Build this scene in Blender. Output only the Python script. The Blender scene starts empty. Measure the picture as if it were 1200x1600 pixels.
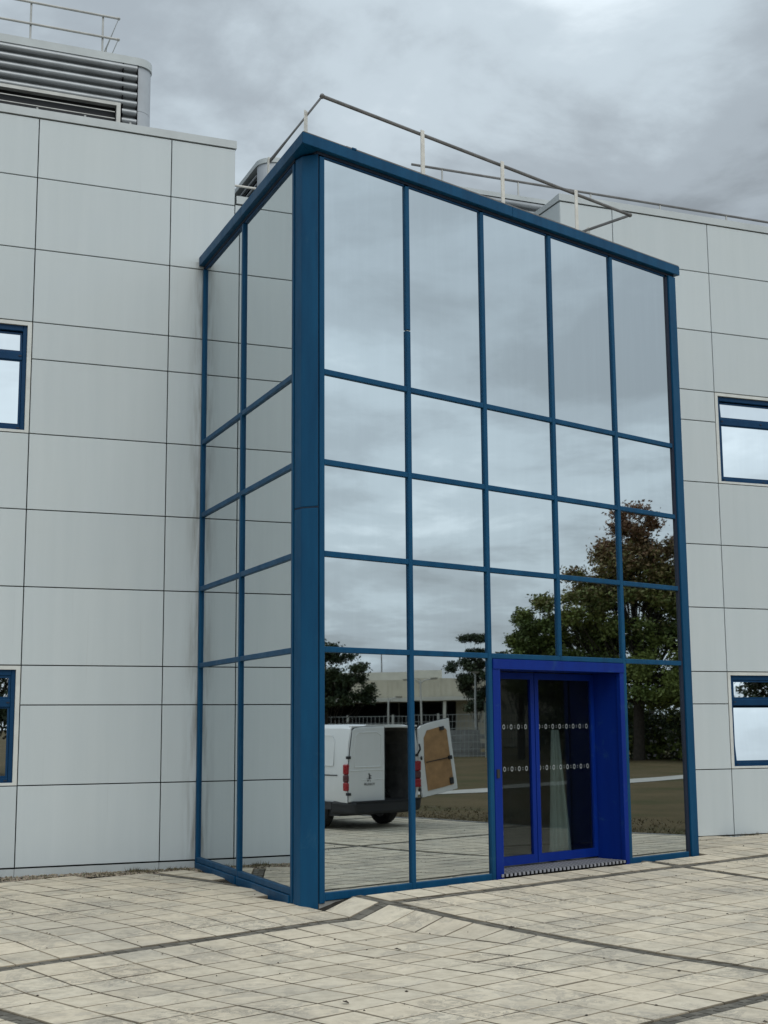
import bpy, bmesh, math, random
import numpy as np
from mathutils import Vector, Matrix

rnd = random.Random(11)
rng = np.random.default_rng(5)
S = bpy.context.scene
C = S.collection

# ------------------------------------------------------------------ camera
cam_d = bpy.data.cameras.new('camera')
cam = bpy.data.objects.new('camera', cam_d)
C.objects.link(cam)
CAM = Vector((-7.361, -17.726, 1.739))
YAW, PITCH, ROLL = math.radians(22.552), math.radians(8.851), -0.0074
_f = Vector((math.sin(YAW) * math.cos(PITCH), math.cos(YAW) * math.cos(PITCH), math.sin(PITCH)))
_r0 = Vector((math.cos(YAW), -math.sin(YAW), 0))
_u0 = _r0.cross(_f)
_r = _r0 * math.cos(ROLL) + _u0 * math.sin(ROLL)
_u = -_r0 * math.sin(ROLL) + _u0 * math.cos(ROLL)
M3 = Matrix((_r, _u, -_f)).transposed()
cam.matrix_world = Matrix.Translation(CAM) @ M3.to_4x4()
cam_d.sensor_fit = 'VERTICAL'
cam_d.sensor_height = 36.0
cam_d.lens = 36.0 * 2120.8 / 1600.0
cam_d.clip_start = 0.05
cam_d.clip_end = 3000
S.camera = cam

# ------------------------------------------------------------------ world
SUN_AZ = math.atan2(0.02, -1.0)      # direction towards the sun, measured from +y to +x
SUN_EL = math.radians(48)
W = bpy.data.worlds.new('World')
S.world = W
W.use_nodes = True
nt = W.node_tree
nt.nodes.clear()


def N(tree, kind, **kw):
    n = tree.nodes.new(kind)
    for k, v in kw.items():
        setattr(n, k, v)
    return n


def lk(tree, a, b):
    tree.links.new(a, b)


def mathn(tree, op, a, b=None, c=None):
    n = N(tree, 'ShaderNodeMath', operation=op)
    for i, v in enumerate((a, b, c)):
        if v is None:
            continue
        if isinstance(v, (int, float)):
            n.inputs[i].default_value = v
        else:
            lk(tree, v, n.inputs[i])
    return n.outputs[0]


def ramp(tree, fac, stops, interp='LINEAR'):
    n = N(tree, 'ShaderNodeValToRGB')
    n.color_ramp.interpolation = interp
    els = n.color_ramp.elements
    while len(els) < len(stops):
        els.new(0.5)
    for e, (p, c) in zip(els, stops):
        e.position = p
        e.color = (*c, 1) if len(c) == 3 else c
    lk(tree, fac, n.inputs[0])
    return n.outputs[0]


def mixc(tree, fac, a, b, blend='MIX'):
    n = N(tree, 'ShaderNodeMix', data_type='RGBA', blend_type=blend)
    for sock, v in ((n.inputs[0], fac), (n.inputs[6], a), (n.inputs[7], b)):
        if isinstance(v, (int, float)):
            sock.default_value = v
        elif isinstance(v, tuple):
            sock.default_value = (*v, 1) if len(v) == 3 else v
        else:
            lk(tree, v, sock)
    return n.outputs[2]


def noise(tree, vec, scale, detail=4, rough=0.55, dist=0.0, dims='3D'):
    n = N(tree, 'ShaderNodeTexNoise', noise_dimensions=dims)
    n.inputs['Scale'].default_value = scale
    n.inputs['Detail'].default_value = detail
    n.inputs['Roughness'].default_value = rough
    n.inputs['Distortion'].default_value = dist
    if vec is not None:
        lk(tree, vec, n.inputs['Vector'])
    return n.outputs[0]


tc = N(nt, 'ShaderNodeTexCoord')
sep = N(nt, 'ShaderNodeSeparateXYZ')
lk(nt, tc.outputs['Generated'], sep.inputs[0])
zc = mathn(nt, 'ADD', mathn(nt, 'MAXIMUM', sep.outputs[2], 0.0), 0.16)
comb = N(nt, 'ShaderNodeCombineXYZ')
lk(nt, mathn(nt, 'DIVIDE', sep.outputs[0], zc), comb.inputs[0])
lk(nt, mathn(nt, 'DIVIDE', sep.outputs[1], zc), comb.inputs[1])
comb.inputs[2].default_value = 11.2
big = noise(nt, comb.outputs[0], 0.62, 3, 0.5, 0.3)
fine = noise(nt, comb.outputs[0], 2.3, 9, 0.56, 0.2)
cl = mathn(nt, 'ADD', mathn(nt, 'MULTIPLY', big, 0.54), mathn(nt, 'MULTIPLY', fine, 0.46))
cloud = ramp(nt, cl, [(0.39, (2.55, 2.85, 3.1)), (0.46, (3.7, 4.2, 4.6)), (0.535, (5.4, 6.2, 6.75)),
                      (0.61, (7.8, 8.7, 9.3))], 'EASE')
# slow brightening of the cloud deck towards the veiled sun
dotn = N(nt, 'ShaderNodeVectorMath', operation='DOT_PRODUCT')
lk(nt, tc.outputs['Generated'], dotn.inputs[0])
sv = (math.sin(SUN_AZ) * math.cos(SUN_EL), math.cos(SUN_AZ) * math.cos(SUN_EL), math.sin(SUN_EL))
dotn.inputs[1].default_value = sv
glow = mathn(nt, 'MULTIPLY_ADD', mathn(nt, 'MAXIMUM', mathn(nt, 'MULTIPLY_ADD', dotn.outputs[1], 0.5, 0.5), 0.0), 0.85, 0.72)
veil = mathn(nt, 'MULTIPLY', mathn(nt, 'MINIMUM', mathn(nt, 'MAXIMUM', mathn(nt, 'MULTIPLY_ADD', dotn.outputs[1], 1.5, -0.05), 0.0), 1.0), 0.45)
cloud = mixc(nt, veil, cloud, (6.6, 7.5, 8.2))      # the deck is thinner and more even near the sun
gl = N(nt, 'ShaderNodeVectorMath', operation='SCALE')
lk(nt, cloud, gl.inputs[0])
lk(nt, glow, gl.inputs[3])
sky = N(nt, 'ShaderNodeTexSky', sky_type='NISHITA')
sky.sun_disc = False
sky.sun_elevation = SUN_EL
sky.sun_rotation = SUN_AZ
sky.air_density = 1.5
sky.dust_density = 3.0
colr = mixc(nt, 0.9, sky.outputs[0], gl.outputs[0])
bg = N(nt, 'ShaderNodeBackground')
bg.inputs[1].default_value = 0.1
lk(nt, colr, bg.inputs[0])
wo = N(nt, 'ShaderNodeOutputWorld')
lk(nt, bg.outputs[0], wo.inputs[0])

# ------------------------------------------------------------------ sun
sd = bpy.data.lights.new('sun', 'SUN')
sd.energy = 0.9
sd.angle = math.radians(35)
sd.color = (1.0, 0.95, 0.87)
sun = bpy.data.objects.new('sun', sd)
C.objects.link(sun)
sun.location = (20, -30, 40)
sun.rotation_euler = Vector(sv).to_track_quat('Z', 'Y').to_euler()

S.view_settings.view_transform = 'Standard'
S.view_settings.look = 'None'
S.view_settings.exposure = 0.12
S.view_settings.gamma = 1.0
S.view_settings.use_curve_mapping = False
S.render.engine = 'CYCLES'
S.cycles.max_bounces = 10
S.cycles.transparent_max_bounces = 16

# ------------------------------------------------------------------ frames of reference
FA = math.radians(19.342)
T = Vector((math.cos(FA), math.sin(FA), 0))            # along the front of the glazed bay
NN = Vector((math.sin(FA), -math.cos(FA), 0))          # outwards from it
P0 = Vector((-2.448, -4.191, 0))                       # front corner of the bay glass
T0 = P0.dot(T)                                         # -3.698
N0 = P0.dot(NN)                                        # 3.144
COL = 1.2572


def tn(t, n, z=0.0):
    v = T * t + NN * n
    return Vector((v.x, v.y, z))


def F(t, out, z):
    """a point on the bay front: t along from the corner, out = proud of the glass"""
    v = P0 + T * t + NN * out
    return Vector((v.x, v.y, z))


def lerp_tab(tab, x):
    if x <= tab[0][0]:
        return tab[0][1]
    for (a, va), (b, vb) in zip(tab, tab[1:]):
        if x <= b:
            return va + (vb - va) * (x - a) / (b - a)
    return tab[-1][1]


BASE = [(2.9, 0.0), (3.77, -0.05), (5.0, -0.115), (6.0, -0.15), (7.2, -0.17)]


def H(t, n):
    """lie of the paving: falls gently away from the door, with a sunken corner on the left"""
    z = lerp_tab(BASE, n)
    top = (-2.46 - 0.3312 * n) / 0.9436 if n < 3.2 else -3.47 - max(0, n - 4.6) * 0.10
    wr = lerp_tab([(3.0, 0.05), (3.35, 0.34)], n)
    d = lerp_tab([(0.0, 1.0), (wr, 0.0)], t - (top - wr))
    D = 0.0
    if t < top:
        D = lerp_tab([(1.0, 0.085), (3.3, 0.11), (4.6, 0.105), (6.9, 0.0)], n) * d
    far = max(0.0, -4.2 - t) * 0.010 * lerp_tab([(0, 0.4), (3, 1), (7, 0.4), (9, 0)], n)
    return z - D - far


# ------------------------------------------------------------------ materials
def pos_node(tree):
    return N(tree, 'ShaderNodeNewGeometry').outputs['Position']


def new_mat(name):
    m = bpy.data.materials.new(name)
    m.use_nodes = True
    t = m.node_tree
    t.nodes.clear()
    p = N(t, 'ShaderNodeBsdfPrincipled')
    o = N(t, 'ShaderNodeOutputMaterial')
    lk(t, p.outputs[0], o.inputs[0])
    return m, t, p


def bump(t, p, h, dist, strength=1.0):
    b = N(t, 'ShaderNodeBump')
    b.inputs['Strength'].default_value = strength
    b.inputs['Distance'].default_value = dist
    lk(t, h, b.inputs['Height'])
    lk(t, b.outputs[0], p.inputs['Normal'])


def scaled(t, vec, s):
    m = N(t, 'ShaderNodeVectorMath', operation='MULTIPLY')
    lk(t, vec, m.inputs[0])
    m.inputs[1].default_value = s
    return m.outputs[0]


def plain(name, col, rough=0.5, metal=0.0, var=0.12, scale=3.0, spec=0.5, bumpd=0.0, bscale=60, tint=0.0):
    m, t, p = new_mat(name)
    pos = pos_node(t)
    n = noise(t, pos, scale, 6, 0.6)
    lo = tuple(c * (1 - var) for c in col)
    hi = tuple(min(1, c * (1 + var)) for c in col)
    c = ramp(t, n, [(0.3, lo), (0.7, hi)])
    if tint:
        oi = N(t, 'ShaderNodeObjectInfo')
        f = mathn(t, 'MULTIPLY_ADD', oi.outputs['Random'], 2 * tint, 1 - tint)
        sc = N(t, 'ShaderNodeVectorMath', operation='SCALE')
        lk(t, c, sc.inputs[0])
        lk(t, f, sc.inputs[3])
        c = sc.outputs[0]
    lk(t, c, p.inputs['Base Color'])
    p.inputs['Roughness'].default_value = rough
    p.inputs['Metallic'].default_value = metal
    p.inputs['Specular IOR Level'].default_value = spec
    if bumpd:
        bump(t, p, noise(t, pos, bscale, 4, 0.6), bumpd)
    return m


def cladding_mat():
    m, t, p = new_mat('grey_cladding')
    pos = pos_node(t)
    streak = noise(t, scaled(t, pos, (5.0, 5.0, 0.35)), 1.0, 7, 0.62)
    cloudy = noise(t, pos, 0.9, 5, 0.6)
    grain = noise(t, pos, 220, 2, 0.5)
    base = ramp(t, streak, [(0.25, (0.475, 0.521, 0.533)), (0.75, (0.522, 0.564, 0.574))])
    base = mixc(t, mathn(t, 'MULTIPLY', ramp(t, cloudy, [(0.35, (0, 0, 0)), (0.7, (1, 1, 1))]), 0.3), base, (0.525, 0.555, 0.54))
    base = mixc(t, mathn(t, 'MULTIPLY', grain, 0.18), base, (0.46, 0.50, 0.505))
    # rusty run-off beside the bay
    sp = N(t, 'ShaderNodeSeparateXYZ')
    lk(t, pos, sp.inputs[0])
    d = mathn(t, 'ABSOLUTE', mathn(t, 'ADD', sp.outputs[0], 2.72))
    near = mathn(t, 'MULTIPLY', mathn(t, 'MAXIMUM', mathn(t, 'SUBTRACT', 1.0, mathn(t, 'MULTIPLY', d, 4.5)), 0.0), mathn(t, 'LESS_THAN', sp.outputs[2], 8.1))
    st = noise(t, scaled(t, pos, (14, 14, 1.3)), 1.0, 5, 0.6)
    stain = mathn(t, 'MULTIPLY', mathn(t, 'POWER', near, 1.6), ramp(t, st, [(0.4, (0, 0, 0)), (0.68, (0.8, 0.8, 0.8))]))
    base = mixc(t, stain, base, (0.17, 0.155, 0.125))
    # sparse runs
    rn = noise(t, scaled(t, pos, (26, 26, 0.5)), 1.0, 3, 0.5)
    base = mixc(t, mathn(t, 'MULTIPLY', ramp(t, rn, [(0.66, (0, 0, 0)), (0.82, (1, 1, 1))]), 0.25), base, (0.30, 0.31, 0.29))
    oi = N(t, 'ShaderNodeObjectInfo')
    f = mathn(t, 'MULTIPLY_ADD', oi.outputs['Random'], 0.06, 0.97)
    sc = N(t, 'ShaderNodeVectorMath', operation='SCALE')
    lk(t, base, sc.inputs[0])
    lk(t, f, sc.inputs[3])
    lk(t, sc.outputs[0], p.inputs['Base Color'])
    p.inputs['Roughness'].default_value = 0.55
    p.inputs['Specular IOR Level'].default_value = 0.35
    bump(t, p, grain, 0.0006)
    return m


def blue_mat(name, col, fade, rough=0.38):
    m, t, p = new_mat(name)
    pos = pos_node(t)
    n1 = noise(t, scaled(t, pos, (6, 6, 0.8)), 1.0, 6, 0.65)
    n2 = noise(t, pos, 3.2, 7, 0.7, 0.6)
    c = mixc(t, ramp(t, n1, [(0.35, (0, 0, 0)), (0.75, (1, 1, 1))]), col, fade)
    c = mixc(t, mathn(t, 'MULTIPLY', ramp(t, n2, [(0.6, (0, 0, 0)), (0.75, (1, 1, 1))]), 0.4), c, (0.035, 0.105, 0.17))
    lk(t, c, p.inputs['Base Color'])
    lk(t, ramp(t, n2, [(0.3, (rough, rough, rough)), (0.7, (rough + 0.2,) * 3)]), p.inputs['Roughness'])
    p.inputs['Specular IOR Level'].default_value = 0.18
    return m


def mirror_mat(name, col, warp=0.0005):
    m, t, p = new_mat(name)
    pos = pos_node(t)
    d = noise(t, scaled(t, pos, (9, 9, 0.7)), 1.0, 5, 0.6)
    c = mixc(t, mathn(t, 'MULTIPLY', ramp(t, d, [(0.45, (0, 0, 0)), (0.8, (1, 1, 1))]), 0.3), col, tuple(x * 1.12 for x in col))
    lk(t, c, p.inputs['Base Color'])
    p.inputs['Metallic'].default_value = 1.0
    p.inputs['Roughness'].default_value = 0.012
    bump(t, p, noise(t, pos, 1.1, 1, 0.4), warp)
    return m


def slab_mat():
    m, t, p = new_mat('pale_concrete_slab')
    pos = pos_node(t)
    at = N(t, 'ShaderNodeAttribute', attribute_name='tint')
    wav = noise(t, pos, 2.2, 6, 0.62, 1.6)
    mot = noise(t, pos, 9, 7, 0.65)
    gr = noise(t, pos, 160, 3, 0.6)
    c = ramp(t, mot, [(0.3, (0.52, 0.447, 0.335)), (0.55, (0.67, 0.585, 0.447)), (0.8, (0.75, 0.665, 0.525))])
    # grey water marks with curled edges
    edge = ramp(t, wav, [(0.50, (0, 0, 0)), (0.57, (1, 1, 1)), (0.60, (0.25, 0.25, 0.25)), (0.66, (0.8, 0.8, 0.8)), (0.72, (0.1, 0.1, 0.1))])
    pick = mathn(t, 'GREATER_THAN', at.outputs['Alpha'], 0.45)
    c = mixc(t, mathn(t, 'MULTIPLY', mathn(t, 'MULTIPLY', edge, mathn(t, 'MULTIPLY_ADD', pick, 0.34, 0.04)), 1.0), c, (0.20, 0.19, 0.175))
    # curled tide marks, here and there
    zone = ramp(t, noise(t, pos, 1.35, 3, 0.55), [(0.50, (0, 0, 0)), (0.62, (1, 1, 1))])
    curl = ramp(t, noise(t, pos, 5.5, 4, 0.6, 2.6), [(0.47, (0, 0, 0)), (0.53, (1, 1, 1)), (0.57, (0.15, 0.15, 0.15)), (0.62, (0.9, 0.9, 0.9)), (0.68, (0, 0, 0))])
    c = mixc(t, mathn(t, 'MULTIPLY', mathn(t, 'MULTIPLY', zone, curl), 0.68), c, (0.15, 0.14, 0.125))
    big = noise(t, pos, 0.55, 4, 0.6)
    c = mixc(t, mathn(t, 'MULTIPLY', ramp(t, big, [(0.5, (0, 0, 0)), (0.7, (1, 1, 1))]), 0.4), c, (0.33, 0.31, 0.27))
    sp = noise(t, pos, 55, 3, 0.7)
    c = mixc(t, ramp(t, sp, [(0.68, (0, 0, 0)), (0.76, (0.6, 0.6, 0.6))]), c, (0.16, 0.15, 0.13))
    c = mixc(t, mathn(t, 'MULTIPLY', gr, 0.35), c, (0.33, 0.305, 0.26))
    c = mixc(t, 1.0, c, at.outputs['Color'], 'MULTIPLY')
    lk(t, c, p.inputs['Base Color'])
    p.inputs['Roughness'].default_value = 0.85
    p.inputs['Specular IOR Level'].default_value = 0.25
    bump(t, p, gr, 0.0015)
    return m


def attr_mat(name, rough=0.8, spec=0.2, trans=0.0):
    """colour read from the mesh's own 'tint' attribute (leaf by leaf, stone by stone)"""
    m, t, p = new_mat(name)
    at = N(t, 'ShaderNodeAttribute', attribute_name='tint')
    lk(t, at.outputs['Color'], p.inputs['Base Color'])
    p.inputs['Roughness'].default_value = rough
    p.inputs['Specular IOR Level'].default_value = spec
    return m


def glass_mat(name, tint, refl):
    m = bpy.data.materials.new(name)
    m.use_nodes = True
    t = m.node_tree
    t.nodes.clear()
    o = N(t, 'ShaderNodeOutputMaterial')
    tr = N(t, 'ShaderNodeBsdfTransparent')
    tr.inputs[0].default_value = (*tint, 1)
    g = N(t, 'ShaderNodeBsdfGlossy')
    g.inputs['Roughness'].default_value = 0.01
    g.inputs[0].default_value = (0.9, 0.95, 0.95, 1)
    lw = N(t, 'ShaderNodeLayerWeight')
    lw.inputs[0].default_value = 0.5
    f = mathn(t, 'MULTIPLY_ADD', mathn(t, 'POWER', lw.outputs['Facing'], 3.0), 0.6, refl)
    mx = N(t, 'ShaderNodeMixShader')
    lk(t, f, mx.inputs[0])
    lk(t, tr.outputs[0], mx.inputs[1])
    lk(t, g.outputs[0], mx.inputs[2])
    lk(t, mx.outputs[0], o.inputs[0])
    return m


def lawn_mat():
    m, t, p = new_mat('dry_grass')
    pos = pos_node(t)
    a = noise(t, pos, 0.35, 6, 0.65)
    b = noise(t, pos, 6, 6, 0.7)
    c = ramp(t, a, [(0.35, (0.075, 0.075, 0.03)), (0.5, (0.12, 0.09, 0.045)), (0.66, (0.155, 0.112, 0.06))])
    c = mixc(t, mathn(t, 'MULTIPLY', b, 0.6), c, (0.07, 0.06, 0.03))
    lk(t, c, p.inputs['Base Color'])
    p.inputs['Roughness'].default_value = 0.95
    p.inputs['Specular IOR Level'].default_value = 0.1
    bump(t, p, b, 0.05)
    return m


MT = dict(
    clad=cladding_mat(),
    back=plain('black_joint_backing', (0.02, 0.022, 0.022), 0.9),
    cap=plain('grey_parapet_metal', (0.43, 0.46, 0.46), 0.5, 0.0, 0.1, 2.0),
    trim=plain('pale_window_surround', (0.56, 0.57, 0.54), 0.55, 0, 0.1, 4),
    blue=blue_mat('weathered_blue_paint', (0.0012, 0.044, 0.106), (0.003, 0.066, 0.148)),
    wblue=blue_mat('window_blue_paint', (0.001, 0.030, 0.085), (0.0015, 0.038, 0.10)),
    dblue=blue_mat('royal_blue_paint', (0.0004, 0.016, 0.165), (0.0006, 0.022, 0.20), 0.42),
    dark=plain('dark_seal', (0.006, 0.012, 0.03), 0.6),
    mirror=mirror_mat('mirror_glass', (0.572, 0.618, 0.635)),
    wmirror=mirror_mat('window_glass', (0.66, 0.70, 0.72)),
    dglass=glass_mat('door_glass', (0.80, 0.84, 0.83), 0.03),
    slab=slab_mat(),
    joint=plain('sandy_joint', (0.035, 0.031, 0.026), 0.95, 0, 0.3, 20, 0.1),
    sett=attr_mat('grey_sett', 0.9),
    leaf=attr_mat('leaf', 0.6, 0.3),
    stone=attr_mat('loose_stone', 0.9),
    bark=plain('bark', (0.06, 0.05, 0.04), 0.9, 0, 0.3, 8, 0.1, 0.02, 12),
    lawn=lawn_mat(),
    path=plain('pale_path', (0.42, 0.40, 0.36), 0.9, 0, 0.15, 2),
    galv=plain('galvanised_steel', (0.40, 0.40, 0.38), 0.5, 0.35, 0.15, 5),
    pipe=plain('weathered_pipe', (0.15, 0.145, 0.14), 0.55, 0.2, 0.3, 6),
    post=plain('cream_post', (0.60, 0.58, 0.53), 0.6, 0, 0.12, 8),
    louvre=plain('louvre_aluminium', (0.27, 0.285, 0.295), 0.38, 0.45, 0.15, 3),
    plant=plain('plant_room_panel', (0.40, 0.425, 0.45), 0.5, 0.1, 0.08, 2),
    black=plain('black_void', (0.008, 0.008, 0.009), 1.0, spec=0.05),
    alu=plain('mat_aluminium', (0.36, 0.36, 0.38), 0.5, 0.3, 0.15, 20),
    rubber=plain('black_rubber', (0.016, 0.016, 0.018), 0.7, 0, 0.2, 10),
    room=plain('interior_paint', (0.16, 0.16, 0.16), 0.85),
    sheet=plain('milky_plastic', (0.17, 0.20, 0.19), 0.45),
    white=plain('white_van_paint', (0.80, 0.80, 0.79), 0.25, 0, 0.03, 1.5, 0.5),
    plastic=plain('dark_bumper_plastic', (0.022, 0.023, 0.026), 0.6),
    red=plain('red_lamp', (0.32, 0.008, 0.014), 0.2, 0, 0.1, 30, 0.6),
    redlo=plain('smoked_lamp', (0.10, 0.03, 0.035), 0.2),
    ply=plain('plywood', (0.40, 0.225, 0.10), 0.6, 0, 0.2, 6),
    chrome=plain('grey_emblem', (0.12, 0.12, 0.12), 0.35, 0.6),
    tyre=plain('tyre', (0.018, 0.018, 0.018), 0.85),
    rim=plain('steel_rim', (0.30, 0.30, 0.31), 0.45, 0.6),
    cream=plain('cream_warehouse', (0.52, 0.47, 0.37), 0.8, 0, 0.1, 0.6),
    canopy=plain('canopy_fascia', (0.72, 0.68, 0.58), 0.7, 0, 0.08, 1),
    conc=plain('grey_block', (0.27, 0.265, 0.25), 0.9, 0, 0.25, 1.2, 0.2, 0, 60, 0.12),
    fence=plain('pale_fence_wire', (0.40, 0.41, 0.39), 0.6),
    gfence=plain('green_fence_wire', (0.12, 0.16, 0.13), 0.6),
    sticker=plain('white_sticker', (0.26, 0.28, 0.28), 0.5, 0, 0.02),
    roof=plain('roof_membrane', (0.22, 0.22, 0.22), 0.9),
)


# ------------------------------------------------------------------ mesh builder
class MB:
    def __init__(self):
        self.v, self.f, self.c = [], [], []

    def face(self, pts, col=None):
        i = len(self.v)
        self.v += [tuple(p) for p in pts]
        self.f.append(list(range(i, i + len(pts))))
        self.c.append(col)

    def solid(self, verts, faces, col=None):
        i = len(self.v)
        self.v += [tuple(p) for p in verts]
        for f in faces:
            self.f.append([i + k for k in f])
            self.c.append(col)

    def hexa(self, a, b, col=None):
        """a: 4 bottom points (ccw seen from above), b: 4 top points"""
        self.solid(list(a) + list(b), [(3, 2, 1, 0), (4, 5, 6, 7), (0, 1, 5, 4), (1, 2, 6, 5), (2, 3, 7, 6), (3, 0, 4, 7)], col)

    def box(self, x0, x1, y0, y1, z0, z1, col=None):
        self.hexa([(x0, y0, z0), (x1, y0, z0), (x1, y1, z0), (x0, y1, z0)],
                  [(x0, y0, z1), (x1, y0, z1), (x1, y1, z1), (x0, y1, z1)], col)

    def cbox(self, x0, x1, y0, y1, z0, z1, c=0.004):
        """box with chamfered front (-y) edges"""
        bk = [(x0, y1, z0), (x1, y1, z0), (x1, y1, z1), (x0, y1, z1)]
        md = [(x0, y0 + c, z0), (x1, y0 + c, z0), (x1, y0 + c, z1), (x0, y0 + c, z1)]
        fr = [(x0 + c, y0, z0 + c), (x1 - c, y0, z0 + c), (x1 - c, y0, z1 - c), (x0 + c, y0, z1 - c)]
        fs = [(3, 2, 1, 0), (8, 9, 10, 11)]
        for k in range(4):
            j = (k + 1) % 4
            fs.append((k, j, 4 + j, 4 + k))
            fs.append((4 + k, 4 + j, 8 + j, 8 + k))
        self.solid(bk + md + fr, [tuple(f) for f in fs])

    def fbox(self, t0, t1, o0, o1, z0, z1, col=None):
        """box in the frame of the bay front; o = outwards"""
        q = lambda t, o, z: F(t, o, z)
        self.hexa([q(t0, o1, z0), q(t1, o1, z0), q(t1, o0, z0), q(t0, o0, z0)],
                  [q(t0, o1, z1), q(t1, o1, z1), q(t1, o0, z1), q(t0, o0, z1)], col)

    def tube(self, pts, r, n=8, cap=True):
        pts = [Vector(p) for p in pts]
        rs = r if isinstance(r, (list, tuple)) else [r] * len(pts)
        i0 = len(self.v)
        ref = None
        for k, p in enumerate(pts):
            d = (pts[min(k + 1, len(pts) - 1)] - pts[max(k - 1, 0)]).normalized()
            if ref is None:
                ref = d.orthogonal().normalized()
            a = (ref - d * ref.dot(d))
            if a.length < 1e-6:
                a = d.orthogonal()
            a.normalize()
            ref = a
            b = d.cross(a)
            for j in range(n):
                an = 2 * math.pi * j / n
                self.v.append(tuple(p + (a * math.cos(an) + b * math.sin(an)) * rs[k]))
        for k in range(len(pts) - 1):
            for j in range(n):
                q = (j + 1) % n
                self.f.append([i0 + k * n + j, i0 + k * n + q, i0 + (k + 1) * n + q, i0 + (k + 1) * n + j])
                self.c.append(None)
        if cap:
            self.f.append([i0 + j for j in range(n)][::-1])
            self.c.append(None)
            e = i0 + (len(pts) - 1) * n
            self.f.append([e + j for j in range(n)])
            self.c.append(None)

    def prism(self, poly, z0, z1):
        n = len(poly)
        v = [(x, y, z0) for x, y in poly] + [(x, y, z1) for x, y in poly]
        fs = [tuple(range(n))[::-1], tuple(range(n, 2 * n))]
        for k in range(n):
            j = (k + 1) % n
            fs.append((k, j, n + j, n + k))
        self.solid(v, fs)

    def build(self, name, mat, parent=None, smooth=False, loc=None):
        me = bpy.data.meshes.new(name)
        me.from_pydata(self.v, [], self.f)
        if any(c is not None for c in self.c):
            at = me.attributes.new('tint', 'FLOAT_COLOR', 'FACE')
            arr = np.ones((len(self.f), 4), np.float32)
            for i, c in enumerate(self.c):
                if c is not None:
                    arr[i, :len(c)] = c
            at.data.foreach_set('color', arr.ravel())
        bm = bmesh.new()
        bm.from_mesh(me)
        bmesh.ops.recalc_face_normals(bm, faces=bm.faces)
        bm.to_mesh(me)
        bm.free()
        if smooth:
            me.polygons.foreach_set('use_smooth', [True] * len(me.polygons))
            me.set_sharp_from_angle(angle=math.radians(40))
        me.materials.append(mat)
        o = bpy.data.objects.new(name, me)
        C.objects.link(o)
        if parent:
            o.parent = parent
        if loc:
            o.location = loc
        return o


def raw_mesh(name, verts, faces, mat, parent=None, tint=None):
    """quads or triangles from numpy, with an optional per-face colour"""
    me = bpy.data.meshes.new(name)
    nv, nf, k = len(verts), len(faces), faces.shape[1]
    me.vertices.add(nv)
    me.vertices.foreach_set('co', verts.astype(np.float32).ravel())
    me.loops.add(nf * k)
    me.loops.foreach_set('vertex_index', faces.astype(np.int32).ravel())
    me.polygons.add(nf)
    me.polygons.foreach_set('loop_start', np.arange(0, nf * k, k, dtype=np.int32))
    me.update(calc_edges=True)
    if tint is not None:
        at = me.attributes.new('tint', 'FLOAT_COLOR', 'FACE')
        arr = np.ones((nf, 4), np.float32)
        arr[:, :3] = tint
        at.data.foreach_set('color', arr.ravel())
    me.materials.append(mat)
    o = bpy.data.objects.new(name, me)
    C.objects.link(o)
    if parent:
        o.parent = parent
    return o


def empty(name, loc=(0, 0, 0), rz=0.0, parent=None):
    o = bpy.data.objects.new(name, None)
    C.objects.link(o)
    o.location = loc
    o.rotation_euler = (0, 0, rz)
    o.empty_display_size = 0.2
    if parent:
        o.parent = parent
    return o


def tag(o, label=None, cat=None, group=None, kind=None):
    if label:
        o['label'] = label
    if cat:
        o['category'] = cat
    if group:
        o['group'] = group
    if kind:
        o['kind'] = kind
    return o


def put(o, mat):
    o.matrix_local = mat
    return o


def share(src, parent, mat=None):
    o = src.copy()
    C.objects.link(o)
    o.parent = parent
    if mat is not None:
        o.matrix_local = mat
    return o


# ------------------------------------------------------------------ ground
mb = MB()
rad = [0, 14, 22, 30, 40, 55, 75, 100, 150, 250, 450, 800]
seg = 48
for a in range(len(rad) - 1):
    for s in range(seg):
        q = []
        for r, k in ((rad[a], s), (rad[a + 1], s), (rad[a + 1], s + 1), (rad[a], s + 1)):
            an = 2 * math.pi * k / seg
            q.append((r * math.cos(an), -6 + r * math.sin(an), -0.34 if r < 29 else -0.22))
        if a == 0:
            q = q[1:] if q[0] == q[3] else q
        mb.face(q)
tag(mb.build('ground', MT['lawn']), kind='structure')

PT0, PT1, PN0, PN1 = -16.0, 6.42, -4.0, 30.0      # paved area in t, n
STEP = 0.3967
BANDW = 0.145


def lines(start, stop, anchor, pitch=4.905):
    """slab edges between the dark bands; returns slab intervals and bands"""
    sl, bd = [], []
    k0 = math.floor((start - anchor) / pitch) - 1
    k1 = math.ceil((stop - anchor) / pitch) + 1
    for k in range(k0, k1):
        b = anchor + k * pitch
        bd.append(b)
        w = (pitch - BANDW) / 12
        for j in range(12):
            a = b + BANDW / 2 + j * w
            sl.append((a, a + w))
    return [s for s in sl if s[0] >= start - 0.01 and s[1] <= stop + 0.01], [b for b in bd if start - 0.01 <= b <= stop + 0.01]


cols, tb = lines(PT0, PT1, -3.35)
rows, nb = lines(PN0, PN1, 3.77)


def in_building(p):
    """true where the building or its bay stands"""
    if p.y > -0.02:
        return True
    o = (p - P0).dot(NN)
    if o < 0.02 and p.x > -2.72 and (p - P0).dot(T) < 6.46 and (p - P0).dot(T) > -0.4:
        return True
    return False


def pix(p):
    d = p - CAM
    z = d.dot(_f)
    if z < 0.3:
        return None
    return 600 + 2120.8 * d.dot(_r) / z, 800 - 2120.8 * d.dot(_u) / z


paving = MB()
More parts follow.
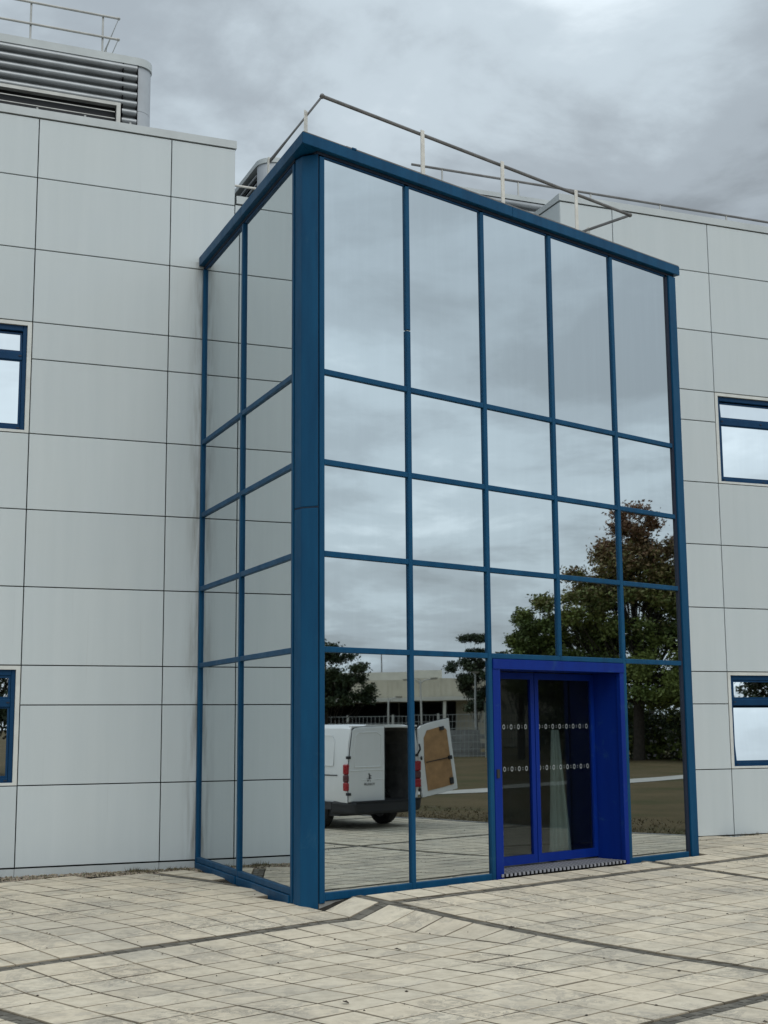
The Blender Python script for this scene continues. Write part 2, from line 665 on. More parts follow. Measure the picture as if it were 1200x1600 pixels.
# bedding under the slabs
tt = np.linspace(PT0, PT1, 64)
nn = np.linspace(PN0, PN1, 100)
for i in range(len(tt) - 1):
    for j in range(len(nn) - 1):
        c = tn((tt[i] + tt[i + 1]) / 2, (nn[j] + nn[j + 1]) / 2)
        if c.y > 0.3:
            continue
        paving.face([tn(a, b, H(a, b) - 0.034) for a, b in ((tt[i], nn[j]), (tt[i + 1], nn[j]), (tt[i + 1], nn[j + 1]), (tt[i], nn[j + 1]))])
pav = tag(paving.build('paving', MT['joint']), kind='structure')

slabs = []
for (a0, a1) in cols:
    for (b0, b1) in rows:
        c = tn((a0 + a1) / 2, (b0 + b1) / 2)
        cs = [tn(a, b) for a in (a0, a1) for b in (b0, b1)]
        if in_building(c) or any(in_building(q) for q in cs):
            # keep slabs that only touch the bay line: cut them at the wall instead
            if in_building(c):
                continue
        if c.y > -0.55 and c.x < -2.6:      # gravel margin along the left wall
            continue
        size = 0
        pq = [pix(Vector((q.x, q.y, H(0, 9) * 0 + H(q.dot(T), q.dot(NN))))) for q in cs]
        if all(pq):
            vis = any(-5 < x < 1205 and 1290 < y < 1605 for x, y in pq)
            if vis:
                x0, x1, x2, x3 = pq[0], pq[1], pq[3], pq[2]
                ar = 0
                L = [x0, x1, x2, x3]
                for k in range(4):
                    ar += L[k][0] * L[(k + 1) % 4][1] - L[(k + 1) % 4][0] * L[k][1]
                size = abs(ar) / 2
        slabs.append((size, a0, a1, b0, b1))
slabs.sort(key=lambda s: -s[0])


def slab_into(mb, a0, a1, b0, b1):
    g = 0.0045 + rnd.random() * 0.004
    a0, a1, b0, b1 = a0 + g, a1 - g * rnd.uniform(0.4, 1.0), b0 + g, b1 - g * rnd.uniform(0.4, 1.0)
    ju = rnd.uniform(-0.0012, 0.0012)
    jt, jn = rnd.uniform(-0.0014, 0.0014), rnd.uniform(-0.0014, 0.0014)
    # slight rotation in its bed
    rot = rnd.uniform(-0.003, 0.003)
    ct, cn = (a0 + a1) / 2, (b0 + b1) / 2

    def P(a, b, dz, ins=0.0):
        a2 = a + (ins if a < ct else -ins)
        b2 = b + (ins if b < cn else -ins)
        z = H(a, b) + ju + (a - ct) * jt / 0.2 + (b - cn) * jn / 0.2 + dz
        return tn(a2 - (b2 - cn) * rot, b2 + (a2 - ct) * rot, z)
    cr = [(a0, b0), (a0, b1), (a1, b1), (a1, b0)]
    top = [P(a, b, 0, 0.006) for a, b in cr]
    mid = [P(a, b, -0.006) for a, b in cr]
    bot = [P(a, b, -0.045) for a, b in cr]
    w = rnd.uniform(0.93, 1.04) * (0.93 if rnd.random() < 0.08 else 1)
    hue = rnd.uniform(-0.01, 0.012)
    col = (w * (1 + hue), w, w * (1 - hue), rnd.random())
    mb.solid(top, [(0, 1, 2, 3)], col)
    fs = []
    for k in range(4):
        j = (k + 1) % 4
        fs += [(k, j, 4 + j, 4 + k), (4 + k, 4 + j, 8 + j, 8 + k)]
    e = rnd.uniform(0.18, 0.5)
    mb.solid(top + mid + bot, fs, (e, e * 0.95, e * 0.88, 0.0))


for s in slabs[:300]:
    m = MB()
    slab_into(m, *s[1:])
    m.build('paving_slab', MT['slab'], pav)
m = MB()
for s in slabs[300:]:
    slab_into(m, *s[1:])
tag(m.build('paving_slabs', MT['slab'], pav), kind='stuff')

# dark bands of small setts
m = MB()


def sett_run(along_t, pos, start, stop):
    x = start
    while x < stop:
        L = rnd.uniform(0.085, 0.115)
        a0, a1 = x + 0.004, x + L - 0.004
        h = BANDW / 2
        for (c0, c1) in ((pos - h + 0.008, pos - 0.002), (pos + 0.002, pos + h - 0.008)):
            q = [(a0, c0), (a0, c1), (a1, c1), (a1, c0)] if along_t else [(c0, a0), (c0, a1), (c1, a1), (c1, a0)]
            cc = tn(*q[0])
            if in_building(cc) or in_building(tn(*q[2])) or (cc.y > -0.55 and cc.x < -2.6):
                continue
            dz = rnd.uniform(-0.012, -0.003)
            w = rnd.uniform(0.6, 1.15)
            m.hexa([tn(a, b, H(a, b) - 0.05) for a, b in q], [tn(a, b, H(a, b) + dz) for a, b in q], (0.15 * w, 0.138 * w, 0.115 * w))
        x += L


for b in nb:
    sett_run(True, b, max(PT0, -14), PT1)
for b in tb:
    sett_run(False, b, PN0, min(PN1, 26))
tag(m.build('sett_band', MT['sett'], pav), kind='stuff')

# edging kerb where the paving meets the lawn
m = MB()
x = PN0
while x < PN1:
    c = tn(6.47, x)
    if not in_building(c) and c.y < -0.3:
        m.hexa([tn(a, b, -0.3) for a, b in ((6.425, x), (6.425, x + .99), (6.53, x + .99), (6.53, x))],
               [tn(a, b, H(a, b) + 0.006) for a, b in ((6.425, x), (6.425, x + .99), (6.53, x + .99), (6.53, x))])
    x += 1.0
tag(m.build('edging_kerb', MT['conc'], pav), kind='stuff')

# lawn beyond the paving
m = MB()
xs = [6.5, 8, 10, 13, 17, 22, 30, 40, 55, 75]
ys = [-30, -20, -12, -6, 0, 5, 10, 15, 20, 26, 34, 45, 60]
for i in range(len(xs) - 1):
    for j in range(len(ys) - 1):
        q = [(xs[i], ys[j]), (xs[i + 1], ys[j]), (xs[i + 1], ys[j + 1]), (xs[i], ys[j + 1])]
        if max(tn(*k).y for k in q) > 0 and tn(*q[0]).x < 22:
            pass
        m.face([tn(a, b, -0.175 - 0.0 * a) for a, b in q])
tag(m.build('lawn', MT['lawn']), kind='structure')

# grass blades on the stretch of lawn nearest the paving
nbl = 9000
ta = 6.55 + (rng.random(nbl) ** 2.2) * 3.0
na = rng.uniform(0, 24, nbl)
base = np.stack([ta * T.x + na * NN.x, ta * T.y + na * NN.y, np.full(nbl, -0.18)], 1)
an = rng.uniform(0, 2 * np.pi, nbl)
wd = rng.uniform(0.008, 0.02, nbl) * (1 + (ta - 6.5) * 0.06)
bx, by = base[:, 0], base[:, 1]
yp = np.interp(bx, [9, 17.9, 19.8, 26.6, 32, 45], [-18.6, -14.0, -12.7, -11.1, -10.0, -8])
onp = (by < yp + 0.25) & (by > yp - 1.8) & (bx > 12)
hh = rng.uniform(0.015, 0.06, nbl)
hh[onp] = -0.05
dx = np.stack([np.cos(an), np.sin(an), np.zeros(nbl)], 1) * wd[:, None]
lean = np.stack([rng.normal(0, 0.03, nbl), rng.normal(0, 0.03, nbl), hh], 1)
V = np.concatenate([base - dx, base + dx, base + lean], 1).reshape(-1, 3)
Fc = np.arange(nbl * 3).reshape(-1, 3)
mixv = rng.random((nbl, 1))
tint = np.where(mixv < 0.12, np.array([[0.09, 0.085, 0.038]]), np.array([[0.14, 0.103, 0.055]])) * rng.uniform(0.8, 1.1, (nbl, 1))
tag(raw_mesh('grass', V, Fc, MT['leaf'], None, tint), 'dry brown grass beyond the paving seen in the mirror glass', 'grass', kind='stuff')

# concrete footpath across the lawn
m = MB()
pa = [(9, -18.6), (17.9, -14.0), (19.8, -12.7), (26.6, -11.1), (32, -10.0), (45, -8)]
for k in range(len(pa) - 1):
    (x0, y0), (x1, y1) = pa[k], pa[k + 1]
    w0 = -1.25 - 0.06 * k
    m.face([(x0, y0, -0.16), (x1, y1, -0.16), (x1 + .4, y1 + w0, -0.16), (x0 + .4, y0 + w0, -0.16)])
tag(m.build('path', MT['path']), kind='structure')

# ------------------------------------------------------------------ the building
bld = empty('office_building')
tag(bld, 'grey panelled office building with a tall blue framed mirror glass entrance bay', 'building')
XL, XR = -14.11, 18.54
LE, RE = -2.25, 3.03
TOPZ, MIDZ = 9.84, 9.02
m = MB()
m.box(XL, LE - 0.012, 0.30, 16, -0.4, TOPZ)
m.box(LE - 0.012, RE + 0.012, 0.30, 16, -0.4, MIDZ)
m.box(RE + 0.012, XR, 0.30, 16, -0.4, TOPZ)
m.build('wall', MT['back'], bld)

ROWS = [0, 1, 2, 2.5, 3.5, 4.5, 5.5, 6.5, 7, 8, 9, TOPZ]
JL = [-3.172 - 1.818 * k for k in range(0, 7)]          # joints on the left wing, going left
JR = [5.806 + 1.818 * k for k in range(-1, 8)]          # right wing
WINC = set()
WINC.add(round(JL[2], 3))
WINC.add(round(JL[4], 3))
WINC.add(round(JR[1], 3))
WINC.add(round(JR[3], 3))
WINC.add(round(JR[5], 3))
G = 0.0065


def panel(x0, x1, z0, z1, y0=0.0):
    q = MB()
    q.cbox(x0 + G, x1 - G, y0, y0 + 0.026, z0 + G, z1 - G, 0.004)
    return q.build('cladding_panel', MT['clad'], bld)


def column(x0, x1, top=TOPZ, win=False, z_start=0):
    zs = [z for z in ROWS if z < top - 0.05 and z >= z_start] + [top]
    k = 0
    while k < len(zs) - 1:
        z0, z1 = zs[k], zs[k + 1]
        if win and z0 in (1, 5.5):
            z1 = z0 + 1.5
            k = zs.index(z1)
            continue
        panel(x0, x1, z0, z1)
        k += 1


for a, b in zip(JL[1:], JL[:-1]):
    column(a, b, TOPZ, round(a, 3) in WINC)
column(JL[0], LE, TOPZ)
column(LE, -0.43, MIDZ, False, 8)
column(-0.43, 1.39, MIDZ, False, 8)
column(1.39, RE, MIDZ, False, 8)
column(RE, JR[0], TOPZ)
for a, b in zip(JR[:-1], JR[1:]):
    column(a, b, TOPZ, round(a, 3) in WINC)
# end faces of the two wings above the entrance, bay by bay
for xx, sgn in ((LE, 1), (RE, -1)):
    for k in range(4):
        q = MB()
        a, b = 0.02 + 1.8 * k, 1.82 + 1.8 * k - 0.017
        q.box(min(xx, xx - sgn * 0.012), max(xx, xx - sgn * 0.012), a, b, MIDZ + 0.13, TOPZ - 0.01)
        q.build('cladding_panel', MT['clad'], bld)
# plinth below the first joint
for x0, x1 in list(zip(JL[1:], JL[:-1])) + [(JL[0], -2.70)] + [(RE + 0.1, JR[0])] + list(zip(JR[:-1], JR[1:])):
    q = MB()
    q.box(x0, x1 - 0.006, 0.004, 0.028, -0.135, -0.012)
    q.build('plinth_strip', MT['cap'], bld)
# parapet caps
for x0, x1, z0 in ((XL, LE + 0.015, TOPZ + 0.01), (LE + 0.02, RE - 0.02, MIDZ + 0.012), (RE - 0.015, XR, TOPZ + 0.01)):
    q = MB()
    h = 0.115
    q.hexa([(x0, -0.018, z0), (x1, -0.018, z0), (x1, 0.42, z0), (x0, 0.42, z0)],
           [(x0, -0.012, z0 + h), (x1, -0.012, z0 + h), (x1, 0.42, z0 + h - 0.03), (x0, 0.42, z0 + h - 0.03)])
    q.build('parapet_cap', MT['cap'], bld)
for x0, x1 in ((LE - 0.3, LE + 0.015), (RE - 0.015, RE + 0.3)):
    q = MB()
    q.box(x0, x1, 0.423, 9, TOPZ + 0.01, TOPZ + 0.10)
    q.build('parapet_cap', MT['cap'], bld)
q = MB()
q.box(-9, LE - 0.42, 0.1, 0.16, TOPZ + 0.126, TOPZ + 0.15)
q.build('cap_flashing', MT['pipe'], bld)
m = MB()
m.box(XL + .1, LE - 0.35, 0.45, 15.9, TOPZ + 0.002, TOPZ + 0.05)
m.box(RE + 0.35, XR - .1, 0.45, 15.9, TOPZ + 0.002, TOPZ + 0.05)
m.box(LE + 0.01, RE - 0.01, 0.45, 15.9, MIDZ + 0.002, MIDZ + 0.05)
m.build('roof', MT['roof'], bld)


# ---- windows: a part each, with surround, sashes and panes below it
def window(x0, x1, z0, open_low=False, open_top=False):
    z1 = z0 + 1.5
    m = MB()
    s = 0.06
    yo = 0.001
    # pale surround
    m.box(x0 + G, x0 + s, yo, 0.09, z0 + G, z1 - G)
    m.box(x1 - s, x1 - G, yo, 0.09, z0 + G, z1 - G)
    m.box(x0 + s, x1 - s, yo, 0.09, z1 - 0.055, z1 - G)
    m.box(x0 + s, x1 - s, yo, 0.09, z0 + G, z0 + 0.04)
    w = m.build('window', MT['trim'], bld)
    a, b, c, d = x0 + s, x1 - s, z0 + 0.04, z1 - 0.055
    m = MB()
    fw = 0.055
    y0, y1 = 0.035, 0.085
    m.cbox(a, a + fw, y0, y1, c, d, 0.006)
    m.cbox(b - fw, b, y0, y1, c, d, 0.006)
    m.cbox(a + fw, b - fw, y0, y1, d - 0.075, d, 0.006)
    m.cbox(a + fw, b - fw, y0 - .004, y1, c, c + 0.055, 0.006)
    tz = c + (d - c) * 0.665
    m.cbox(a + fw, b - fw, y0 - 0.003, y1, tz, tz + 0.10, 0.008)
    m.build('window_frame', MT['wblue'], w)
    m = MB()
    m.box(a, b, 0.02, 0.035, c - 0.014, c + 0.012)
    m.build('window_sill', MT['wblue'], w)
    m = MB()
    m.box(a, b, 0.27, 0.285, c, d)
    m.build('window_void', MT['black'], w)
    for kind, (za, zb) in (('low', (c + 0.055, tz)), ('top', (tz + 0.10, d - 0.075))):
        tilt = 0.0
        if kind == 'low' and open_low:
            tilt = math.radians(6.5)
        if kind == 'top' and open_top:
            tilt = math.radians(5)
        pa, pb = a + fw, b - fw
        hgt = zb - za
        gap = 0.0
        if tilt:
            hgt -= 0.012
        sf = 0.03
        fr, gl = MB(), MB()
        for (u0, u1, v0, v1) in ((0.004, sf, 0, hgt), (pb - pa - sf, pb - pa - 0.004, 0, hgt), (sf, pb - pa - sf, hgt - sf * (0.5 if kind == 'low' else 1), hgt - .001), (sf, pb - pa - sf, 0.001, sf)):
            fr.box(u0, u1, -0.012, 0.012, v0, v1)
        gl.box(sf, pb - pa - sf, -0.004, 0.004, sf, hgt - sf * (0.5 if kind == 'low' else 1))
        mt = Matrix.Translation((pa, 0.062, za)) @ Matrix.Rotation(-tilt, 4, 'X')
        put(fr.build('sash', MT['wblue'], w), mt)
        put(gl.build('window_pane', MT['wmirror'], w), mt)
    # little drain covers
    m = MB()
    for f in (0.05, 0.5, 0.95):
        xx = a + (b - a) * f
        m.box(xx - 0.02, xx + 0.02, y0 - 0.012, y0 - 0.0045, c + 0.02, c + 0.036)
        m.box(xx - 0.02, xx + 0.02, y0 - 0.012, y0 - 0.0035, tz + 0.05, tz + 0.066)
    m.build('drain_cover', MT['dark'], w)


window(JL[2], JL[1], 1)
window(JL[2], JL[1], 5.5, False, True)
window(JR[1], JR[2], 1, True)
window(JR[1], JR[2], 5.5, False, True)
for j in (JL[4], JR[3], JR[5]):
    nx = j + 1.818
    window(j, nx, 1)
    window(j, nx, 5.5)

# ---- glazed bay
SX, SY = -2.675, -3.885                 # side glass plane and its front end
BT = 6.46                               # right end of the front
ZS = [2.516, 3.534, 4.53, 5.53]         # transom heights
GT = 7.985
bay = MB()
fe = F(BT, -0.05, 0)
deck = [(SX + 0.05, -0.005), (SX + 0.05, SY), (P0.x + 0.02, P0.y + 0.06), (fe.x, fe.y), (fe.x - 0.72, -0.005)]
bay.prism(deck, 8.02, 8.10)
bayo = bay.build('glazed_bay', MT['roof'], bld)

MW = 0.030                              # half width of the bars


def fbar(name, t0, t1, z0, z1, o0=-0.02, o1=0.032, mat='blue'):
    q = MB()
    c = 0.006
    a = [F(t0, o0, z0), F(t1, o0, z0), F(t1, o0, z1), F(t0, o0, z1)]
    b = [F(t0, o1 - c, z0), F(t1, o1 - c, z0), F(t1, o1 - c, z1), F(t0, o1 - c, z1)]
    d = [F(t0 + c, o1, z0 + c), F(t1 - c, o1, z0 + c), F(t1 - c, o1, z1 - c), F(t0 + c, o1, z1 - c)]
    fs = [(3, 2, 1, 0), (8, 9, 10, 11)]
    for k in range(4):
        j = (k + 1) % 4
        fs += [(k, j, 4 + j, 4 + k), (4 + k, 4 + j, 8 + j, 8 + k)]
    q.solid(a + b + d, fs)
    return q.build(name, MT[mat], bayo)


def sbar(name, y0, y1, z0, z1, o0=-0.02, o1=0.032, mat='blue'):
    """bar on the side face (outwards = -x)"""
    q = MB()
    c = 0.006
    P = lambda y, o, z: (SX - o, y, z)
    a = [P(y0, o0, z0), P(y1, o0, z0), P(y1, o0, z1), P(y0, o0, z1)]
    b = [P(y0, o1 - c, z0), P(y1, o1 - c, z0), P(y1, o1 - c, z1), P(y0, o1 - c, z1)]
    d = [P(y0 + c, o1, z0 + c), P(y1 - c, o1, z0 + c), P(y1 - c, o1, z1 - c), P(y0 + c, o1, z1 - c)]
    fs = [(3, 2, 1, 0), (8, 9, 10, 11)]
    for k in range(4):
        j = (k + 1) % 4
        fs += [(k, j, 4 + j, 4 + k), (4 + k, 4 + j, 8 + j, 8 + k)]
    q.solid(a + b + d, fs)
    return q.build(name, MT[mat], bayo)


ZB = 0.0
tcol = [COL * k for k in range(6)]
# front mullions, top to bottom (the two over the door stop at the header); each has the joint cover at z 6.22
for k in (1, 2, 3, 4):
    bot = 2.516 + MW if k == 3 else -0.06
    js = 6.23
    if k == 1:
        fbar('mullion', tcol[k] - MW, tcol[k] + MW, bot, js - 0.008)
        fbar('mullion', tcol[k] - MW, tcol[k] + MW, js + 0.008, GT)
        q = MB()
        q.fbox(tcol[k] - 0.02, tcol[k] + 0.03, 0.0, 0.018, js - 0.0075, js + 0.0075)
        q.build('joint_gap', MT['galv'], bayo)
    else:
        fbar('mullion', tcol[k] - MW, tcol[k] + MW, bot, GT)
# end posts
fbar('end_post', 6.286 + 0.02, BT, -0.10, GT + 0.02, -0.05, 0.05)
fbar('mullion', 0.0 - 0.064, 0.0, -0.08, GT)
q = MB()
q.fbox(6.262, 6.3055, -0.02, 0.02, -0.05, GT)
q.build('seal_strip', MT['dark'], bayo)
# transoms run between the mullions, 3 mm shallower
edges = [0.0] + [t for t in tcol[1:5]] + [6.262]
for zi, z in enumerate(ZS):
    for k in range(5):
        a = edges[k] + (MW if k else 0.0)
        b = edges[k + 1] - (MW if k < 4 else 0.0)
        if zi == 0 and k == 2:
            b = edges[k + 1] + 0.0
        if zi == 0 and k == 3:
            a = edges[k] + 0.0
        fbar('transom', a, b, z - 0.031, z + 0.031, -0.02, 0.029)
for k in range(5):
    a = edges[k] + (MW if k else 0.0)
    b = edges[k + 1] - (MW if k < 4 else 0.0)
    fbar('head_rail', a, b, GT - 0.008, GT + 0.022, -0.02, 0.012, 'wblue')
    if k not in (2, 3):
        fbar('sill_rail', a, b, -0.058, 0.024, -0.02, 0.029)
# shadow groove and coping fascia, in two lengths
q = MB()
q.fbox(-0.10, BT + 0.0, -0.06, 0.02, GT + 0.0225, GT + 0.06)
q.build('shadow_groove', MT['dark'], bayo)
# fascia: polygon mitred at the corner
out = 0.085
cx, cy = SX - out, 0.0
# corner of the offset side plane and offset front plane
px_ = SX - out
fo = P0 + NN * out
tt_ = (px_ - fo.x) / T.x
corner_o = fo + T * tt_
fi = P0 - NN * 0.12
ti_ = (SX + 0.12 - fi.x) / T.x
corner_i = fi + T * ti_
Zf0, Zf1 = GT + 0.055, GT + 0.185


def fascia(pts_o, pts_i, name='fascia'):
    q = MB()
    a, b = pts_o
    d, c = pts_i
    lo = [(*a[:2], Zf0), (*b[:2], Zf0), (*c[:2], Zf0), (*d[:2], Zf0)]
    hi = [(*a[:2], Zf1), (*b[:2], Zf1), (*c[:2], Zf1), (*d[:2], Zf1)]
    q.hexa(lo, hi)
    o = q.build(name, MT['blue'], bayo)
    mod = o.modifiers.new('edge', 'BEVEL')
    mod.width = 0.006
    mod.segments = 2
    return o


fascia(((px_, -0.004), corner_o), ((SX + 0.12, -0.004), corner_i))
sp = 3.02
fascia((corner_o, fo + T * sp), (corner_i, fi + T * sp))
fascia((fo + T * (sp + 0.004), fo + T * (BT + 0.06)), (fi + T * (sp + 0.004), fi + T * (BT + 0.06)))
# thin pale flashing on the front coping and its joint covers
q = MB()
q.fbox(tt_ + 0.02, BT + 0.05, 0.06, out - 0.004, Zf1 + 0.002, Zf1 + 0.012)
q.build('coping_flashing', MT['pipe'], bayo)
q = MB()
q.fbox(0.36, 0.42, 0.05, out + 0.006, Zf1 - 0.0, Zf1 + 0.02)
q.build('joint_cover', MT['blue'], bayo)

# corner post: three faces, in two lengths with a seam
cpo = [(SX - 0.032, SY + 0.012), (SX - 0.075, SY - 0.03)]
mid1 = Vector((SX - 0.02, SY - 0.24, 0))
mid2 = F(-0.10, 0.07, 0)
_b = [F(-0.080, 0.022, 0), F(-0.080, -0.06, 0)]
poly = [(SX + 0.05, SY - 0.075), (SX - 0.022, SY - 0.075), (SX + 0.012, SY - 0.215)] + [(p.x, p.y) for p in _b]
for z0, z1 in ((-0.17, 4.028), (4.036, GT + 0.03)):
    q = MB()
    q.prism(poly, z0, z1)
    o = q.build('corner_post', MT['blue'], bayo)
    mod = o.modifiers.new('edge', 'BEVEL')
    mod.width = 0.012
    mod.segments = 3
q = MB()
q.prism([(x * 0.985 + (SX + .05) * 0.015, y * 0.985 + (SY - .1) * 0.015) for x, y in poly], 4.028, 4.036)
q.build('joint_gap', MT['dark'], bayo)

q = MB()
q.prism([(SX - 0.001, SY - 0.0555), (SX - 0.001, SY - 0.074), (SX + 0.2, SY - 0.12), (SX + 0.2, SY - 0.05)], -0.17, GT + 0.02)
a_, b_, c_, d_ = F(-0.0785, 0.004, 0), F(-0.0645, 0.004, 0), F(-0.0645, -0.05, 0), F(-0.0785, -0.05, 0)
q.prism([(v.x, v.y) for v in (a_, b_, c_, d_)], -0.17, GT + 0.02)
q.build('seal_strip', MT['dark'], bayo)

# side face: y runs from the wall (0) to the corner (SY); bars at the wall, -1.92 and the corner
YM = -1.93
ys_ = [-0.06, YM, SY - 0.0]
sbar('mullion', -0.075, -0.012, -0.10, GT)
sbar('mullion', YM - MW, YM + MW, -0.10, GT)
sbar('mullion', SY - 0.055, SY, -0.10, GT)
q = MB()
q.box(SX - 0.012, SX + 0.02, -0.0115, -0.001, -0.1, GT)
q.build('seal_strip', MT['dark'], bayo)
for (a, b) in ((YM + MW, -0.075), (SY, YM - MW)):
    for z in ZS:
        sbar('transom', a, b, z - 0.031, z + 0.031, -0.02, 0.029)
    sbar('head_rail', a, b, GT - 0.008, GT + 0.022, -0.02, 0.012, 'wblue')
    sbar('sill_rail', a, b, -0.02, 0.045, -0.02, 0.029)
    sbar('sill_rail', a, b, -0.17, -0.024, -0.02, 0.05)
q = MB()
q.box(SX - 0.02, SX + 0.06, SY - 0.05, 0.0, GT + 0.0225, GT + 0.06)
q.build('shadow_groove', MT['dark'], bayo)

# concrete base under the frames
q = MB()
q.prism([(SX - 0.012, -0.002), (SX - 0.012, SY - 0.06), (F(-0.06, 0.012, 0).x, F(-0.06, 0.012, 0).y), (F(BT, 0.012, 0).x, F(BT, 0.012, 0).y), (fe.x - 0.03, -0.002)], -0.4, -0.062)
q.build('base_plinth', MT['conc'], bayo)

# panes
zlev = [0.0] + ZS + [GT]


def pane(pts, nrm):
    """thin pane with a minute lean of its own"""
    c = sum((Vector(p) for p in pts), Vector()) / 4
    ax = Vector((rnd.uniform(-1, 1), rnd.uniform(-1, 1), rnd.uniform(-1, 1))).normalized()
    R_ = Matrix.Rotation(math.radians(rnd.uniform(-0.05, 0.05)), 3, ax)
    fr = [c + R_ @ (Vector(p) - c) for p in pts]
    bk = [p - nrm * 0.012 for p in fr]
    q = MB()
    q.solid(bk + fr, [(3, 2, 1, 0), (4, 5, 6, 7), (0, 1, 5, 4), (1, 2, 6, 5), (2, 3, 7, 6), (3, 0, 4, 7)])
    return q.build('glass_pane', MT['mirror'], bayo)


pe = [-0.03] + tcol[1:5] + [6.29]
for k in range(5):
    for j in range(5):
        if j == 0 and k in (2, 3):
            continue
        z0, z1 = zlev[j], zlev[j + 1]
        pane([F(pe[k] + 0.01, 0, z0 + 0.01), F(pe[k + 1] - 0.01, 0, z0 + 0.01), F(pe[k + 1] - 0.01, 0, z1 - 0.01), F(pe[k] + 0.01, 0, z1 - 0.01)], NN)
for (a, b) in ((-0.03, YM), (YM, SY - 0.03)):
    for j in range(5):
        z0, z1 = zlev[j], zlev[j + 1]
        pane([(SX, a - 0.01, z0 + 0.01), (SX, b + 0.01, z0 + 0.01), (SX, b + 0.01, z1 - 0.01), (SX, a - 0.01, z1 - 0.01)], Vector((-1, 0, 0)))
# right return of the bay back to the wall
re_ = F(BT, -0.06, 0)
q = MB()
q.box(re_.x - 0.04, re_.x - 0.02, re_.y + 0.02, 0.0, -0.1, GT + 0.03)
q.build('glass_pane', MT['mirror'], bayo)

# ---- entrance: recessed doors
D0, D1, DZ = tcol[2], tcol[4], 2.47
RD = 0.46
ent = MB()
# header box, proud of the transom
ent.fbox(D0 + MW + 0.002, D1 - MW - 0.002, -RD, 0.045, 2.365, DZ + 0.012)
ento = ent.build('entrance', MT['dblue'], bld)
for nm, (a, b, o0, o1, z0, z1) in (('jamb', (D0 + MW + 0.003, D0 + 0.16, -0.03, 0.036, -0.08, 2.363)),
                                   ('jamb', (D1 - 0.115, D1 - MW - 0.003, -0.03, 0.036, -0.06, 2.363)),
                                   ('side_panel', (D0 + MW + 0.01, D0 + 0.08, -RD, -0.032, -0.05, 2.363)),
                                   ('side_panel', (D1 - 0.095, D1 - 0.05, -RD, -0.032, -0.05, 2.363))):
    q = MB()
    q.fbox(a, b, o0, o1, z0, z1)
    o = q.build(nm, MT['dblue'], ento)
    mod = o.modifiers.new('edge', 'BEVEL')
    mod.width = 0.006
    mod.segments = 2
L0, L1 = D0 + 0.085, D1 - 0.10
LM = (L0 + L1) / 2
for (a, b) in ((L0, LM - 0.006), (LM + 0.006, L1)):
    q = MB()
    w = 0.068
    for (x0, x1, z0, z1) in ((a, a + w, 0.03, 2.35), (b - w, b, 0.03, 2.35), (a + w, b - w, 0.03, 0.135), (a + w, b - w, 2.27, 2.35)):
        q.fbox(x0, x1, -RD, -RD + 0.045, z0, z1)
    q.build('door_leaf', MT['dblue'], ento)
    q = MB()
    q.fbox(a + w, b - w, -RD + 0.015, -RD + 0.023, 0.135, 2.27)
    q.build('door_pane', MT['dglass'], ento)
    # two bands of printed rings and small lozenges
    q = MB()
    for z in (1.175, 1.685):
        x = a + w + 0.02
        i = 0
        while x < b - w - 0.02:
            if i % 2 == 0:
                nn_ = 12
                ro, ri = 0.031, 0.019
                for s in range(nn_):
                    a0, a1 = 2 * math.pi * s / nn_, 2 * math.pi * (s + 1) / nn_
                    q.face([F(x + 0.8 * r * math.cos(an), -RD + 0.0245, z + r * math.sin(an)) for r, an in ((ri, a0), (ro, a0), (ro, a1), (ri, a1))])
            else:
                for dz in (0.012, -0.012):
                    q.face([F(x + u * 0.007, -RD + 0.0245, z + dz + v * 0.008) for u, v in ((-1, 0), (0, -1), (1, 0), (0, 1))])
            x += 0.066
            i += 1
    tag(q.build('ring_sticker', MT['sticker'], ento), kind='stuff')
q = MB()
q.fbox(D0 + 0.06, D0 + 0.105, 0.037, 0.052, 1.10, 1.20)
q.build('key_switch', MT['rubber'], ento)
# lobby behind the doors
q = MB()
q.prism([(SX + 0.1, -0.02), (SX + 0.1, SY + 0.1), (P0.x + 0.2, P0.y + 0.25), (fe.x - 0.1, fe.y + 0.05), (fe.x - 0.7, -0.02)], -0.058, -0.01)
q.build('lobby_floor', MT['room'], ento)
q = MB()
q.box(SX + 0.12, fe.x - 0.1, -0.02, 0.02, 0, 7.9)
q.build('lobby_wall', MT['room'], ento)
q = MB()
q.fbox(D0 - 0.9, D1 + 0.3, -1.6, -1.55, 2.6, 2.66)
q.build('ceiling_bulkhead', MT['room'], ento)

# plastic dust sheet hanging in the lobby, behind the right leaf
sh = MB()
nu, nv = 60, 1
gr = [[None] * (nv + 1) for _ in range(nu + 1)]
for i in range(nu + 1):
    for j in range(nv + 1):
        u, v = i / nu, j / nv
        wid = 0.15 + 0.30 * (1 - v)
        t = 4.34 + (u - 0.30) * wid
        o = -0.62 + wid * (0.10 * math.sin(u * 10) + 0.035 * math.sin(u * 27))
        gr[i][j] = F(t, o, 0.02 + 1.62 * v)
for i in range(nu):
    for j in range(nv):
        sh.face([gr[i][j], gr[i + 1][j], gr[i + 1][j + 1], gr[i][j + 1]])
so = sh.build('dust_sheet', MT['sheet'], None)
sol = so.modifiers.new('thick', 'SOLIDIFY')
sol.thickness = 0.003
tag(so, 'milky plastic dust sheet hanging behind the right glass door leaf', 'sheet')

# entrance mat
mat_root = empty('entrance_mat', F((D0 + D1) / 2, -0.2, 0.0))
tag(mat_root, 'ribbed aluminium doormat grating on the threshold of the blue doors', 'doormat')
org = mat_root.location
q = MB()


